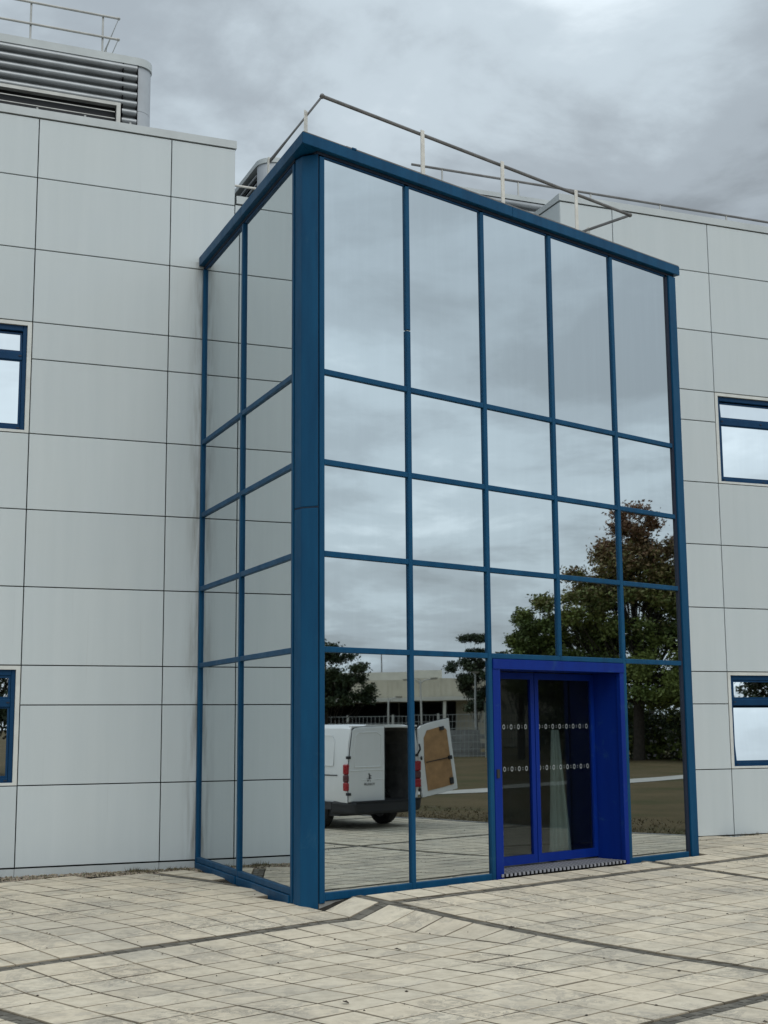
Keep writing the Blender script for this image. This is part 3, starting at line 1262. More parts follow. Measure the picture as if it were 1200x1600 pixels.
def fl(mbx, a, b, o0, o1, z0, z1):
    w = [F(a, o1, z0), F(b, o1, z0), F(b, o0, z0), F(a, o0, z0)]
    h = [F(a, o1, z1), F(b, o1, z1), F(b, o0, z1), F(a, o0, z1)]
    mbx.hexa([p - org for p in w], [p - org for p in h])


fl(q, D0 + 0.10, D1 - 0.10, -RD + 0.0, 0.036, -0.03, 0.0068)
q.build('mat_tray', MT['black'], mat_root)
q = MB()
x = D0 + 0.11
while x < D1 - 0.13:
    fl(q, x, x + 0.036, -RD + 0.01, 0.046, -0.024, 0.008)
    x += 0.072
for o in (0.0, -0.1, -0.2, -0.3, -0.4):
    fl(q, D0 + 0.105, D1 - 0.105, o, o + 0.010, 0.0, 0.0074)
tag(q.build('mat_bars', MT['alu'], mat_root), kind='stuff')


# ---- plant rooms on the roof
def arc(cx, cy, r, a0, a1, n=10):
    return [(cx + r * math.cos(a0 + (a1 - a0) * k / n), cy + r * math.sin(a0 + (a1 - a0) * k / n)) for k in range(n + 1)]


def slat_profile(depth=0.075, h=0.142):
    """rounded louvre blade: (outwards, z)"""
    pts = []
    for k in range(7):
        a = math.pi * k / 6
        pts.append((h * 0.25 + h * 0.35 * math.sin(a), h * 0.62 + h * 0.35 * math.cos(a)))
    pts.append((-0.004, 0.03))
    pts.append((0.0, 0.0))
    pts.append((-0.01, 0.0))
    pts.append((-0.01, h * 0.86))
    return pts


def louvre(name, parent, p, along, outw, length, z, h=0.142):
    pr = slat_profile(h=h)
    q = MB()
    n = len(pr)
    A = [Vector((0, 0, 0)) + Vector(outw) * o + Vector((0, 0, zz)) for o, zz in pr]
    B = [a + Vector(along) * length for a in A]
    fs = [tuple(range(n)), tuple(range(n, 2 * n))[::-1]] + [(k, (k + 1) % n, n + (k + 1) % n, n + k) for k in range(n)]
    q.solid(A + B, fs)
    o = q.build(name, MT['louvre'], parent, True)
    o.location = (p[0], p[1], z)
    return o


PY = 1.5
# left plant room, louvred front with a rounded metal corner
pl = MB()
pl.box(-13.5, -3.36, PY + 0.09, 9, TOPZ + 0.052, 11.616)
plant1 = pl.build('plant_room', MT['plastic'], bld)
plant1['label'] = 'louvred plant room with rounded corner on the left roof'
first = None
for k in range(10):
    z = 11.60 - 0.142 * (k + 1)
    if z < 9.95:
        break
    if z + 0.1 < 10.97:
        # beside the grille only
        louvre('louvre_slat', plant1, (-3.60, PY + 0.02), (1, 0, 0), (0, -1, 0), 0.22, z)
        louvre('louvre_slat', plant1, (-13.4, PY + 0.02), (1, 0, 0), (0, -1, 0), 5.4, z)
        continue
    if first is None:
        first = louvre('louvre_slat', plant1, (-13.4, PY + 0.02), (1, 0, 0), (0, -1, 0), 10.02, z)
    else:
        share(first, plant1, Matrix.Translation((-13.4, PY + 0.02, z)))
q = MB()
corner = arc(-3.36, PY + 0.27, 0.25, -math.pi / 2, 0, 10)
poly_ = corner + [(-3.11, 9), (-3.20, 9), (-3.20, PY + 0.27), (-3.355, PY + 0.12)]
q.prism(poly_, TOPZ + 0.052, 10.90)
q.build('corner_panel', MT['plant'], plant1, True)
q = MB()
q.prism(poly_, 10.906, 11.612)
q.build('corner_panel', MT['plant'], plant1, True)
q = MB()
q.prism([(-13.5, PY - 0.012)] + arc(-3.36, PY + 0.25, 0.262, -math.pi / 2, 0, 12) + [(-3.098, 9.05), (-13.5, 9.05)], 11.618, 11.742)
q.build('roof_cap', MT['cap'], plant1, True)
q = MB()
for a, b in ((-3.60, -3.585), (-3.378, -3.365)):
    q.box(a, b, PY - 0.05, PY + 0.1, 9.95, 11.6)
q.build('dark_edge', MT['black'], plant1)
# long low grille in the louvres
q = MB()
q.box(-8.0, -3.62, PY - 0.055, PY + 0.02, 10.90, 10.96)
q.box(-3.68, -3.62, PY - 0.055, PY + 0.02, 10.2, 10.90)
q.build('grille_frame', MT['galv'], plant1)
q = MB()
for k in range(5):
    q.box(-8.0, -3.7, PY - 0.03, PY - 0.012, 10.38 + k * 0.105, 10.392 + k * 0.105)
q.build('grille_bar', MT['galv'], plant1)

# rear plant room behind the bay
X2, Y2 = -1.5, 1.10
pl = MB()
pl.box(X2 + 0.09, 8.0, Y2 + 0.09, 9, MIDZ + 0.052, 10.232)
plant2 = pl.build('plant_room', MT['black'], bld)
plant2['label'] = 'smaller plant room behind the parapet above the glass bay'
sl1 = sl2 = None
for k in range(7):
    z = 10.22 - 0.142 * (k + 1)
    if z < MIDZ + 0.06:
        break
    if sl1 is None:
        sl1 = louvre('louvre_slat', plant2, (X2 + 0.28, Y2 + 0.02), (1, 0, 0), (0, -1, 0), 6.4, z)
        sl2 = louvre('louvre_slat', plant2, (X2 + 0.02, Y2 + 0.30), (0, 1, 0), (-1, 0, 0), 7.5, z, 0.055)
    else:
        share(sl1, plant2, Matrix.Translation((X2 + 0.28, Y2 + 0.02, z)))
        share(sl2, plant2, Matrix.Translation((X2 + 0.02, Y2 + 0.30, z)))
q = MB()
q.prism(arc(X2 + 0.26, Y2 + 0.26, 0.27, math.pi, 1.5 * math.pi, 10) + [(X2 + 0.26, Y2 + 0.12), (X2 + 0.12, Y2 + 0.26)], MIDZ + 0.052, 10.232)
q.build('corner_panel', MT['plant'], plant2, True)
q = MB()
q.prism(arc(X2 + 0.26, Y2 + 0.26, 0.29, math.pi, 1.5 * math.pi, 12) + [(8.0, Y2 - 0.03), (8.0, 9), (X2 - 0.03, 9)], 10.235, 10.31)
q.build('roof_cap', MT['cap'], plant2, True)


# ------------------------------------------------------------------ railings on the roofs
def railing(label, loc, runs, posts, r=0.021, pmat='galv', rmat='pipe', flat=False, pw=0.03):
    """runs: polylines (absolute); posts: (foot, head[, right-hand direction])"""
    o = Vector(loc)
    root = empty('roof_railing', loc)
    tag(root, label, 'railing', 'guard rails on the roofs')
    for run in runs:
        q = MB()
        q.tube([Vector(p) - o for p in run], r, 8)
        for p in run[1:-1]:
            c = Vector(p) - o
            q.tube([c - Vector((0, 0, r * 1.45)), c - Vector((0, 0, r)), c, c + Vector((0, 0, r)), c + Vector((0, 0, r * 1.45))], [r * .3, r * 1.0, r * 1.45, r * 1.0, r * .3], 10)
        q.build('rail', MT[rmat], root, True)
    for ps in posts:
        a, b = Vector(ps[0]) - o, Vector(ps[1]) - o
        q = MB()
        if len(ps) > 2:
            d = Vector(ps[2]).normalized()
            e = d.cross(Vector((0, 0, 1)))
            w, th = pw, 0.007
            lo = [a + d * w + e * th, a - d * w + e * th, a - d * w - e * th, a + d * w - e * th]
            hi = [b + d * w * .9 + e * th, b - d * w * .9 + e * th, b - d * w * .9 - e * th, b + d * w * .9 - e * th]
            q.hexa(lo, hi)
        else:
            q.tube([a, b], 0.016, 8)
        q.build('post', MT[pmat], root)
    return root


ZR = 8.72
rc = F(-0.01, 0.0, ZR)
rside = [Vector((rc.x, y, ZR)) for y in (-2.25,)]
re2 = F(5.53, 0.0, ZR)
rback = re2 - NN * 1.3
ZL = 8.215
runs = [[rside[0], rc, re2, rback], [F(0.35, -0.01, ZL), F(5.56, -0.01, ZL)]]
posts = []
for t in (1.51, 2.90, 4.33):
    posts.append((F(t, 0.035, Zf1 - 0.0), F(t, 0.035, ZR + 0.035), T))
posts.append((Vector((rc.x - 0.03, -3.72, Zf1)), Vector((rc.x - 0.03, -3.72, ZR + 0.03)), Vector((0.8, 0.6, 0))))
posts.append((Vector((rc.x - 0.03, -2.3, Zf1)), Vector((rc.x - 0.03, -2.3, ZR + 0.03)), Vector((0, 1, 0))))
pb = re2 - NN * 0.75
posts.append((pb + Vector((0, 0, Zf1 - ZR)), pb + Vector((0, 0, 0.035)), NN))
railing('low pipe guard rail with flat cream posts on top of the glass bay', F(2.9, 0, Zf1), runs, posts, 0.022, 'post', 'pipe')
# left plant room
zt = 12.32
runs = [[(-13, PY, zt), (-3.67, PY, zt), (-3.67, PY + 1.5, zt)], [(-13, PY, 11.98), (-3.67, PY, 11.98), (-3.67, PY + 1.5, 11.98)]]
posts = [((x, PY + 0.03, 11.73), (x, PY + 0.03, zt + 0.03)) for x in (-3.90, -4.96, -6.02, -7.08, -8.14)]
posts.append(((-3.67, PY + 1.0, 11.73), (-3.67, PY + 1.0, zt)))
railing('two pipe guard rail on top of the left louvred plant room', (-6, PY, 11.73), runs, posts, 0.019, 'galv', 'galv')
# long thin rail on the right roof
yr, zr = 1.6, 10.80
runs = [[(1.2, yr, zr), (14, yr, zr)]]
posts = [((1.75 + 1.42 * k, yr, 10.0 if 1.75 + 1.42 * k > 3.2 else 10.32), (1.75 + 1.42 * k, yr, zr + 0.02)) for k in range(9)]
railing('long thin guard rail along the roof of the right wing', (7, yr, TOPZ + 0.05), runs, posts, 0.022, 'galv', 'pipe')
# low rail along the left parapet, in front of the louvres
runs = [[(-9, 0.8, 10.32), (-3.56, 0.8, 10.32)], [(-9, 0.8, 10.2), (-3.56, 0.8, 10.2)]]
posts = [((x, 0.8, TOPZ + 0.05), (x, 0.8, 10.36)) for x in (-3.60, -4.25, -4.92, -5.6, -6.3, -7.0, -7.7)]
railing('low double rail behind the left parapet in front of the grille', (-6, 0.8, TOPZ + 0.05), runs, posts, 0.014, 'galv', 'galv')
# short rail in the notch beside the left wing
runs = [[(-2.1, 0.75, 9.62), (-1.62, 0.75, 9.62)], [(-2.1, 0.75, 9.3), (-1.62, 0.75, 9.3)]]
posts = [((x, 0.75, MIDZ + 0.05), (x, 0.75, 9.65)) for x in (-2.08, -1.64)]
railing('short pale rail in the gap beside the left wing', (-1.9, 0.75, MIDZ + 0.05), runs, posts, 0.018, 'post', 'post')


# ------------------------------------------------------------------ gravel, weeds, litter
def stones(name, pts, sizes, cols, label=None):
    k = len(pts)
    octa = np.array([[1, 0, 0], [-1, 0, 0], [0, 1, 0], [0, -1, 0], [0, 0, 1], [0, 0, -1]], float)
    fc = np.array([[0, 2, 4], [2, 1, 4], [1, 3, 4], [3, 0, 4], [2, 0, 5], [1, 2, 5], [3, 1, 5], [0, 3, 5]])
    v = octa[None] * sizes[:, None, None] * rng.uniform(0.6, 1.2, (k, 6, 1))
    an = rng.uniform(0, 6.28, k)
    x = v[..., 0] * np.cos(an)[:, None] - v[..., 1] * np.sin(an)[:, None]
    y = v[..., 0] * np.sin(an)[:, None] + v[..., 1] * np.cos(an)[:, None]
    v = np.stack([x, y, v[..., 2] * 0.6], -1) + pts[:, None]
    f = fc[None] + (np.arange(k) * 6)[:, None, None]
    o = raw_mesh(name, v.reshape(-1, 3), f.reshape(-1, 3), MT['stone'], None, np.repeat(cols, 8, 0))
    return o


k = 5200
gx = rng.uniform(-9, -2.72, k)
gy = -rng.uniform(0.0, 0.62, k)
keep = gy > -0.56 - 0.05 * np.sin(gx * 5)
gx, gy = gx[keep], gy[keep]
gz = np.array([H(a * T.x + b * T.y, a * NN.x + b * NN.y) for a, b in zip(gx, gy)]) - 0.012
gc = np.array([[0.26, 0.22, 0.165]]) * rng.uniform(0.45, 1.5, (len(gx), 1)) * rng.uniform(0.92, 1.08, (len(gx), 3))
tag(stones('gravel', np.stack([gx, gy, gz], 1), rng.uniform(0.008, 0.022, len(gx)), gc), 'brown gravel margin along the foot of the left wall', 'gravel', kind='stuff')
# dead weeds in the gravel and along joints
pts = []
for _ in range(38):
    pts.append((rnd.uniform(-6.5, -2.75), -rnd.uniform(0.03, 0.5)))
for _ in range(40):
    pts.append((rnd.uniform(-3.6, -2.8), -rnd.uniform(0.05, 0.3)))
for _ in range(50):
    pts.append((rnd.uniform(5.4, 8.5), -rnd.uniform(0.03, 0.2)))
V, Cc = [], []
for (x, y) in pts:
    z = H(x * T.x + y * T.y, x * NN.x + y * NN.y) - 0.01
    for _ in range(rnd.randint(5, 12)):
        a = rnd.uniform(0, 6.28)
        l = rnd.uniform(0.02, 0.075)
        b = Vector((x + rnd.gauss(0, .03), y + rnd.gauss(0, .02), z))
        tip = b + Vector((math.cos(a) * l * .7, math.sin(a) * l * .5, l * rnd.uniform(.3, .9)))
        s = Vector((-math.sin(a), math.cos(a), 0)) * 0.005
        V += [b - s, b + s, tip]
        w = rnd.uniform(0.6, 1.2)
        Cc.append((0.12 * w, 0.10 * w, 0.05 * w))
V = np.array([tuple(v) for v in V])
tag(raw_mesh('weeds', V, np.arange(len(V)).reshape(-1, 3), MT['leaf'], None, np.array(Cc)), 'dead weeds at the foot of the grey walls', 'weeds', kind='stuff')
# specks, crumbs and dead leaves on the paving, mostly gathered in the joints
P_, sz = [], []
for _ in range(900):
    t = rnd.uniform(-9.5, 6)
    n = rnd.uniform(-1.5, 10)
    if rnd.random() < 0.72:
        c = rnd.choice(cols)
        t = c[0] + rnd.gauss(0, 0.012)
        if rnd.random() < 0.55:
            r_ = rnd.choice(rows)
            t = rnd.uniform(-9.5, 6)
            n = r_[0] + rnd.gauss(0, 0.012)
    p = tn(t, n)
    if in_building(p):
        continue
    P_.append((p.x, p.y, H(t, n) + 0.003))
    sz.append(rnd.choice((0.005, 0.007, 0.009, 0.012)) * rnd.uniform(0.7, 1.3))
P_ = np.array(P_)
tag(stones('crumbs', P_, np.array(sz), np.array([[0.06, 0.05, 0.04]]) * rng.uniform(0.4, 1.8, (len(P_), 1)) * np.ones((1, 3))), 'dark crumbs of soil scattered along the paving joints', 'litter', kind='stuff')


def dead_leaf(x, y, s, a):
    p = Vector((x, y, 0))
    z = H(p.dot(T), p.dot(NN)) + 0.006
    q = MB()
    d = Vector((math.cos(a), math.sin(a), 0)) * s
    e = Vector((-math.sin(a), math.cos(a), 0)) * s * 0.55
    o = Vector((0, 0, 0))
    pts = [o - d, o - d * .3 + e + Vector((0, 0, s * .25)), o + d * .5 + e * .8 + Vector((0, 0, s * .4)), o + d * 1.1 + Vector((0, 0, s * .1)), o + d * .4 - e * .9 + Vector((0, 0, s * .35)), o - d * .4 - e]
    c = o + Vector((0, 0, s * 0.08))
    for k in range(6):
        q.face([c, pts[k], pts[(k + 1) % 6]])
    ob = q.build('dead_leaf', MT['bark'], None)
    ob.location = (x, y, z)
    sol = ob.modifiers.new('thick', 'SOLIDIFY')
    sol.thickness = 0.002
    return ob


for (x, y, s_, a_, lab) in ((-1.36, -6.25, 0.04, 0.4, 'curled brown dead leaf beside the dark band in front of the doors'), (-3.86, -8.54, 0.032, 1.9, 'dark dead leaf lying in the left foreground of the paving'), (-2.6, -6.5, 0.03, 2.6, 'small brown leaf caught by the sunken slabs')):
    tag(dead_leaf(x, y, s_, a_), lab, 'leaf', 'dead leaves on the paving')


# ------------------------------------------------------------------ trees
def tree(name, label, loc, h, blobs, nleaf, leaf, pal, seed, trunk_r=0.2, bare=0.25, group=None, redtop=None):
    """blobs: (dx, dy, z, rx, rz) lumps of the crown, relative to the foot"""
    r = np.random.default_rng(seed)
    rr = random.Random(seed)
    root = empty(name, loc)
    tag(root, label, 'tree', group)
    q = MB()
    zc_ = h * 0.62
    q.tube([(0, 0, -0.1), (0.02 * h * .2, 0.0, h * .2), (rr.uniform(-.2, .2), rr.uniform(-.2, .2), h * .45), (rr.uniform(-.3, .3), rr.uniform(-.3, .3), h * 0.86)], [trunk_r * 1.25, trunk_r, trunk_r * .7, trunk_r * .12], 10)
    q.build('trunk', MT['bark'], root, True)
    q = MB()
    cents = []
    per = []
    for b in blobs:
        dx, dy, z, rx, rz = b
        vol = rx * rx * rz
        kk = max(6, int(9 * vol ** 0.6))
        for _ in range(kk):
            while True:
                v = r.uniform(-1, 1, 3)
                l = np.linalg.norm(v)
                if 0.35 < l < 1:
                    break
            v = v / l * (0.45 + 0.55 * r.random() ** 0.5)
            c = np.array([dx + v[0] * rx, dy + v[1] * rx, z + v[2] * rz])
            cents.append(c)
            per.append(rr.uniform(0.6, 1.3))
        s = Vector((dx * .1, dy * .1, max(h * bare * 0.8, z - rz * 0.9)))
        e = Vector((dx, dy, z))
        q.tube([s, s.lerp(e, .5) + Vector((0, 0, .1 * rz)), e], [trunk_r * .42, trunk_r * .25, trunk_r * .07], 6)
    for c in cents:
        s = Vector((c[0] * .45, c[1] * .45, max(h * bare, c[2] - 0.22 * h)))
        e = Vector(c)
        q.tube([s, s.lerp(e, .55) + Vector((0, 0, -.03 * h)), e], [trunk_r * .16, trunk_r * .09, trunk_r * .02], 4, False)
    q.build('limbs', MT['bark'], root, True)
    cents = np.array(cents)
    per = np.array(per)
    idx = r.choice(len(cents), nleaf, p=per / per.sum())
    csz = np.array([b[3] for b in blobs]).mean() * 0.22
    dirs = np.clip(r.normal(0, 1, (nleaf, 3)), -1.7, 1.7)
    p = cents[idx] + dirs * csz * np.array([1, 1, 0.62]) * r.uniform(0.3, 1.0, (nleaf, 1))
    nrm = r.normal(0, 1, (nleaf, 3)) + np.array([0, 0, 0.8])
    nrm /= np.linalg.norm(nrm, axis=1)[:, None]
    u = np.cross(nrm, r.normal(0, 1, (nleaf, 3)))
    u /= np.linalg.norm(u, axis=1)[:, None]
    w = np.cross(nrm, u)
    s = (leaf * r.uniform(0.6, 1.35, nleaf))[:, None]
    vs = np.stack([p - u * s, p + w * s * .55 + nrm * s * .15, p + u * s, p - w * s * .55 + nrm * s * .15], 1)
    base = np.array(pal)[r.integers(0, len(pal), len(cents))][idx]
    tint = base * r.uniform(0.65, 1.35, (nleaf, 1))
    if redtop is not None:
        z0, z1, rc_ = redtop
        f = np.clip((p[:, 2] - z0) / (z1 - z0) + r.normal(0, 0.18, nleaf), 0, 1)[:, None]
        tint = tint * (1 - f) + np.array([rc_]) * r.uniform(0.6, 1.3, (nleaf, 1)) * f
    raw_mesh('crown', vs.reshape(-1, 3), np.arange(nleaf * 4).reshape(-1, 4), MT['leaf'], root, tint)
    return root


GREEN = [(0.13, 0.17, 0.042), (0.16, 0.195, 0.046), (0.18, 0.21, 0.055), (0.10, 0.135, 0.036)]
DARK = [(0.04, 0.06, 0.030), (0.05, 0.07, 0.032), (0.06, 0.08, 0.036)]
GZ = -0.18
tree('maple_tree', 'tall maple with reddening crown reflected in the right of the bay', (51.7, -18.7, GZ), 13.3,
     [(0, 0.3, 12.0, .9, 1.1), (-.3, -.4, 10.8, 1.4, 1.0), (.6, 1.4, 9.9, 1.7, 1.0), (-.6, -1.4, 9.4, 1.8, 1.1), (0, 0, 9.0, 2.0, 1.4), (1, 2.9, 8.3, 1.7, .9), (-1.2, -2.6, 7.6, 2.2, 1.2), (0, .4, 7.3, 2.7, 1.6),
      (1.2, 3.6, 6.5, 2.2, 1.1), (-.6, -3.0, 5.9, 2.4, 1.3), (.8, -.4, 5.4, 3.2, 1.6), (-1.2, 4.2, 4.8, 2.0, 1.0), (1, -3.2, 4.0, 2.3, 1.2), (-1, 2.0, 3.9, 2.6, 1.3)],
     95000, 0.10, GREEN, 3, 0.26, 0.22, None, (6.8, 11.8, (0.235, 0.125, 0.07)))
tree('lime_tree', 'rounded green tree beside the reflected maple', (51.0, -24.1, GZ), 9.0,
     [(0, .3, 7.4, 1.1, 1.1), (-.4, .7, 6.2, 1.5, 1.2), (.4, -.6, 5.5, 1.5, 1.1), (0, 0, 4.6, 1.8, 1.3), (.2, 1.2, 3.8, 1.7, 1.0)],
     34000, 0.095, GREEN, 8, 0.18)
tree('dark_tree', 'dark dense tree reflected behind the white van', (38.2, -28.9, GZ), 6.1,
     [(0, 0, 5.0, 1.0, .8), (.3, .7, 4.3, 1.2, .8), (-.4, -.6, 4.2, 1.2, .8), (.6, 1.1, 3.5, 1.1, .7), (-.3, -.2, 3.4, 1.5, .9), (-.8, -1.6, 3.6, 1.4, 1.1)],
     26000, 0.075, DARK, 21, 0.12, 0.3)
tree('dark_tree', 'ragged dark tree reflected to the left of the doors', (62.0, -32.6, GZ), 7.6,
     [(0.1, 0, 6.5, .9, .9), (.5, .7, 5.5, 1.3, .9), (-.4, -.9, 4.9, 1.2, .8), (.3, .3, 4.3, 1.5, .9), (.2, .5, 3.2, 1.1, .7)],
     22000, 0.085, DARK, 33, 0.12, 0.25)
tree('broad_tree', 'broad dark tree reflected in the lower left window', (-1.0, -40, GZ), 9.5,
     [(0, 0, 7.4, 3.0, 2.0), (-3, 0, 5.6, 3.0, 2.0), (3, 0, 5.6, 3.0, 2.0), (0, 0, 4.2, 4.2, 2.3), (5, 1, 4.2, 2.6, 1.8), (-5, 1, 4.0, 2.6, 1.8)],
     40000, 0.13, DARK, 41, 0.3, 0.15)
tree('spruce_tree', 'dark tree reflected in the lower right window', (35.8, -36.0, GZ), 7.5,
     [(0, 0, 5.6, 1.4, 1.5), (-.4, 0, 4.2, 2.1, 1.3), (.5, 0, 3.0, 2.6, 1.3), (2.6, 1.5, 3.5, 2.2, 1.6), (3.8, 2, 2.4, 2.2, 1.3)],
     11000, 0.13, DARK, 52, 0.16, 0.12)


def shrub(label, loc, rx, h, n, leaf, pal, seed, flowers=0):
    r = np.random.default_rng(seed)
    root = empty('flowering_shrub' if flowers else 'shrub', loc)
    tag(root, label, 'shrub', 'shrubs along the far fence')
    q = MB()
    for k in range(7):
        a = k * 0.9
        q.tube([(0.1 * math.cos(a), 0.1 * math.sin(a), -0.05), (rx * .5 * math.cos(a), rx * .5 * math.sin(a), h * .7)], [0.03, 0.01], 5)
    q.build('stems', MT['bark'], root)
    c = r.normal(0, 1, (26, 3))
    c /= np.linalg.norm(c, axis=1)[:, None]
    c = c * np.array([rx * .7, rx * .7, h * .38]) + np.array([0, 0, h * .52])
    idx = r.integers(0, 26, n)
    p = c[idx] + r.normal(0, 1, (n, 3)) * rx * 0.2
    p[:, 2] = np.maximum(p[:, 2], 0.02)
    u = r.normal(0, 1, (n, 3)); u /= np.linalg.norm(u, axis=1)[:, None]
    w = np.cross(u, r.normal(0, 1, (n, 3))); w /= np.linalg.norm(w, axis=1)[:, None]
    s = (leaf * r.uniform(.6, 1.3, n))[:, None]
    vs = np.stack([p - u * s, p + w * s * .6, p + u * s, p - w * s * .6], 1)
    tint = np.array(pal)[r.integers(0, len(pal), 26)][idx] * r.uniform(.6, 1.3, (n, 1))
    if flowers:
        k = r.random(n) < flowers
        tint[k] = (0.5, 0.46, 0.46)
    raw_mesh('foliage', vs.reshape(-1, 3), np.arange(n * 4).reshape(-1, 4), MT['leaf'], root, tint)


for k, (x, y, rx, h, fl) in enumerate(((55.5, -17.6, 1.5, 2.2, 0.05), (56.5, -19.5, 1.3, 1.9, 0.0), (55.8, -21.3, 1.5, 2.5, 0.04), (57.5, -15.6, 1.7, 2.1, 0.09), (58.5, -13.2, 1.6, 2.4, 0.0), (60.5, -18.5, 2.4, 3.6, 0.0), (60.5, -22.5, 2.4, 3.3, 0.0), (61.5, -14.5, 2.4, 3.4, 0.0), (53.6, -19.2, 1.6, 2.6, 0.03), (53.2, -22.6, 1.8, 2.8, 0.0), (53.0, -16.6, 1.5, 2.4, 0.05))):
    shrub(['pale flowered shrub at the far fence', 'low dark shrub between the flowering ones', 'taller shrub with a few white blooms', 'shrub with the most white flowers', 'plain rounded shrub at the far end of the fence', 'big leafy shrub behind the fence', 'second big shrub behind the fence, nearest the lime', 'third big shrub behind the fence, farthest right', 'bushy shrub at the foot of the maple', 'wide shrub left of the maple trunk', 'shrub with small pale flowers right of the maple trunk'][k],
          (x, y, GZ), rx, h, 2600, 0.11, GREEN + DARK, 60 + k, fl)

# ------------------------------------------------------------------ fence, wall, lamps and warehouse across the lawn
fa, fb = Vector((49.0, -40.0, GZ)), Vector((54.3, -28.4, GZ))
fc_, fd_ = Vector((54.3, -28.4, GZ)), Vector((60.5, -8.0, GZ))


def mesh_fence(label, a, b, h, step, bar, mat, post_mat):
    root = empty('mesh_fence', a)
    tag(root, label, 'fence', 'wire fences across the lawn')
    L = (b - a).length
    d = (b - a) / L
    e = d.cross(Vector((0, 0, 1)))
    n = max(1, round(L / 2.6))
    for k in range(n + 1):
        q = MB()
        p = d * (L * k / n)
        w = 0.05
        c4 = [p + d * w + e * w, p - d * w + e * w, p - d * w - e * w, p + d * w - e * w]
        q.hexa(c4, [c + Vector((0, 0, h + 0.08)) for c in c4])
        q.build('post', MT[post_mat], root)
        if k == n:
            break
        q = MB()
        p2 = d * (L * (k + 1) / n)
        x = 0.08
        seg_l = (p2 - p).length
        while x < seg_l - 0.05:
            c = p + d * x
            r_ = bar
            c4 = [c + d * r_ + e * r_, c - d * r_ + e * r_, c - d * r_ - e * r_, c + d * r_ - e * r_]
            q.hexa([v + Vector((0, 0, 0.03)) for v in c4], [v + Vector((0, 0, h)) for v in c4])
            x += step
        z = 0.1
        while z <= h + 0.01:
            s0, s1 = p + d * 0.05, p2 - d * 0.05
            r_ = bar * 1.3
            lo = [s0 + e * r_, s1 + e * r_, s1 - e * r_, s0 - e * r_]
            q.hexa([v + Vector((0, 0, z - r_)) + e * 0.02 for v in lo], [v + Vector((0, 0, z + r_)) + e * 0.02 for v in lo])
            z += (h - 0.1) / 6
        tag(q.build('wire_panel', MT[mat], root), kind='stuff')


mesh_fence('pale wire fence with white posts reflected behind the van', fa, fb, 2.35, 0.22, 0.010, 'fence', 'post')
mesh_fence('green wire fence in front of the shrubs reflected right of the doors', fc_, fd_, 2.9, 0.15, 0.012, 'gfence', 'gfence')

# block wall behind the pale fence
root = empty('block_wall', (50.5, -41, GZ))
tag(root, 'low wall of grey concrete blocks behind the pale wire fence', 'wall')
wa_, wb_ = Vector((50.8, -42, 0)), Vector((56.5, -29.2, 0))
L = (wb_ - wa_).length
d = (wb_ - wa_) / L
e = d.cross(Vector((0, 0, 1)))
proto = MB()
proto.cbox(0, 0.98, -0.1, 0.1, 0, 0.245, 0.012)
pm = proto.build('block', MT['conc'], root)
ang = math.atan2(d.y, d.x)
firstb = True
for rrow in range(6):
    for k in range(int(L)):
        x = k + (0.5 if rrow % 2 else 0)
        if x + 1 > L:
            continue
        pnt = (wa_ - Vector((50.5, -41, 0))) + d * x + e * rnd.uniform(-.012, .012)
        mt = Matrix.Translation((pnt.x, pnt.y, 0.25 * rrow)) @ Matrix.Rotation(ang, 4, 'Z')
        if firstb:
            pm.matrix_local = mt
            firstb = False
        else:
            share(pm, root, mt)


def lamp(label, loc, h, heads, mat='galv'):
    root = empty('street_lamp', loc)
    tag(root, label, 'street lamp', 'street lamps beyond the fence')
    q = MB()
    q.tube([(0, 0, 0), (0, 0, 0.9), (0, 0, h)], [0.09, 0.07, 0.05], 10)
    q.build('pole', MT[mat], root, True)
    for (dx, dy) in heads:
        q = MB()
        q.tube([(0, 0, h - .25), (dx * .3, dy * .3, h - .02), (dx, dy, h + .06)], [0.04, 0.035, 0.03], 8)
        q.build('arm', MT[mat], root, True)
        q = MB()
        q.hexa([(dx - .12, dy - .12, h + .02), (dx + .12, dy - .12, h + .02), (dx + .12, dy + .12, h + .02), (dx - .12, dy + .12, h + .02)],
               [(dx - .2, dy - .2, h + .13), (dx + .2, dy - .2, h + .13), (dx + .2, dy + .2, h + .13), (dx - .2, dy + .2, h + .13)])
        q.build('lamp_head', MT[mat], root)
    return root


lamp('double armed street lamp reflected above the open van door', (65.2, -38.0, GZ), 4.7, ((.5, .75), (-.5, -.75)), 'post')
lamp('single curved lamp post in front of the warehouse canopy', (64.2, -39.9, GZ), 3.6, ((.4, .6),), 'post')
lamp('lamp with a tulip head beside the ragged dark tree', (59.5, -31.45, GZ), 4.8, ((0.01, 0.01),), 'galv')

# warehouse
root = empty('warehouse', (82, -47, GZ))
tag(root, 'long cream warehouse with a pale canopy reflected behind the van', 'building')
wv = Vector((85.4 - 80.1, -42.1 + 52.4, 0)).normalized()
wn = Vector((wv.y, -wv.x, 0)) * -1
if wn.x > 0:
    wn = -wn
o0 = Vector((82, -47, 0))


def wbox(a, b, o_, o2, z0, z1, name, mat):
    q = MB()
    w = lambda s, o, z: wv * s + wn * o + Vector((0, 0, z))
    q.hexa([w(a, o_, z0), w(b, o_, z0), w(b, o2, z0), w(a, o2, z0)], [w(a, o_, z1), w(b, o_, z1), w(b, o2, z1), w(a, o2, z1)])
    return q.build(name, MT[mat], root)


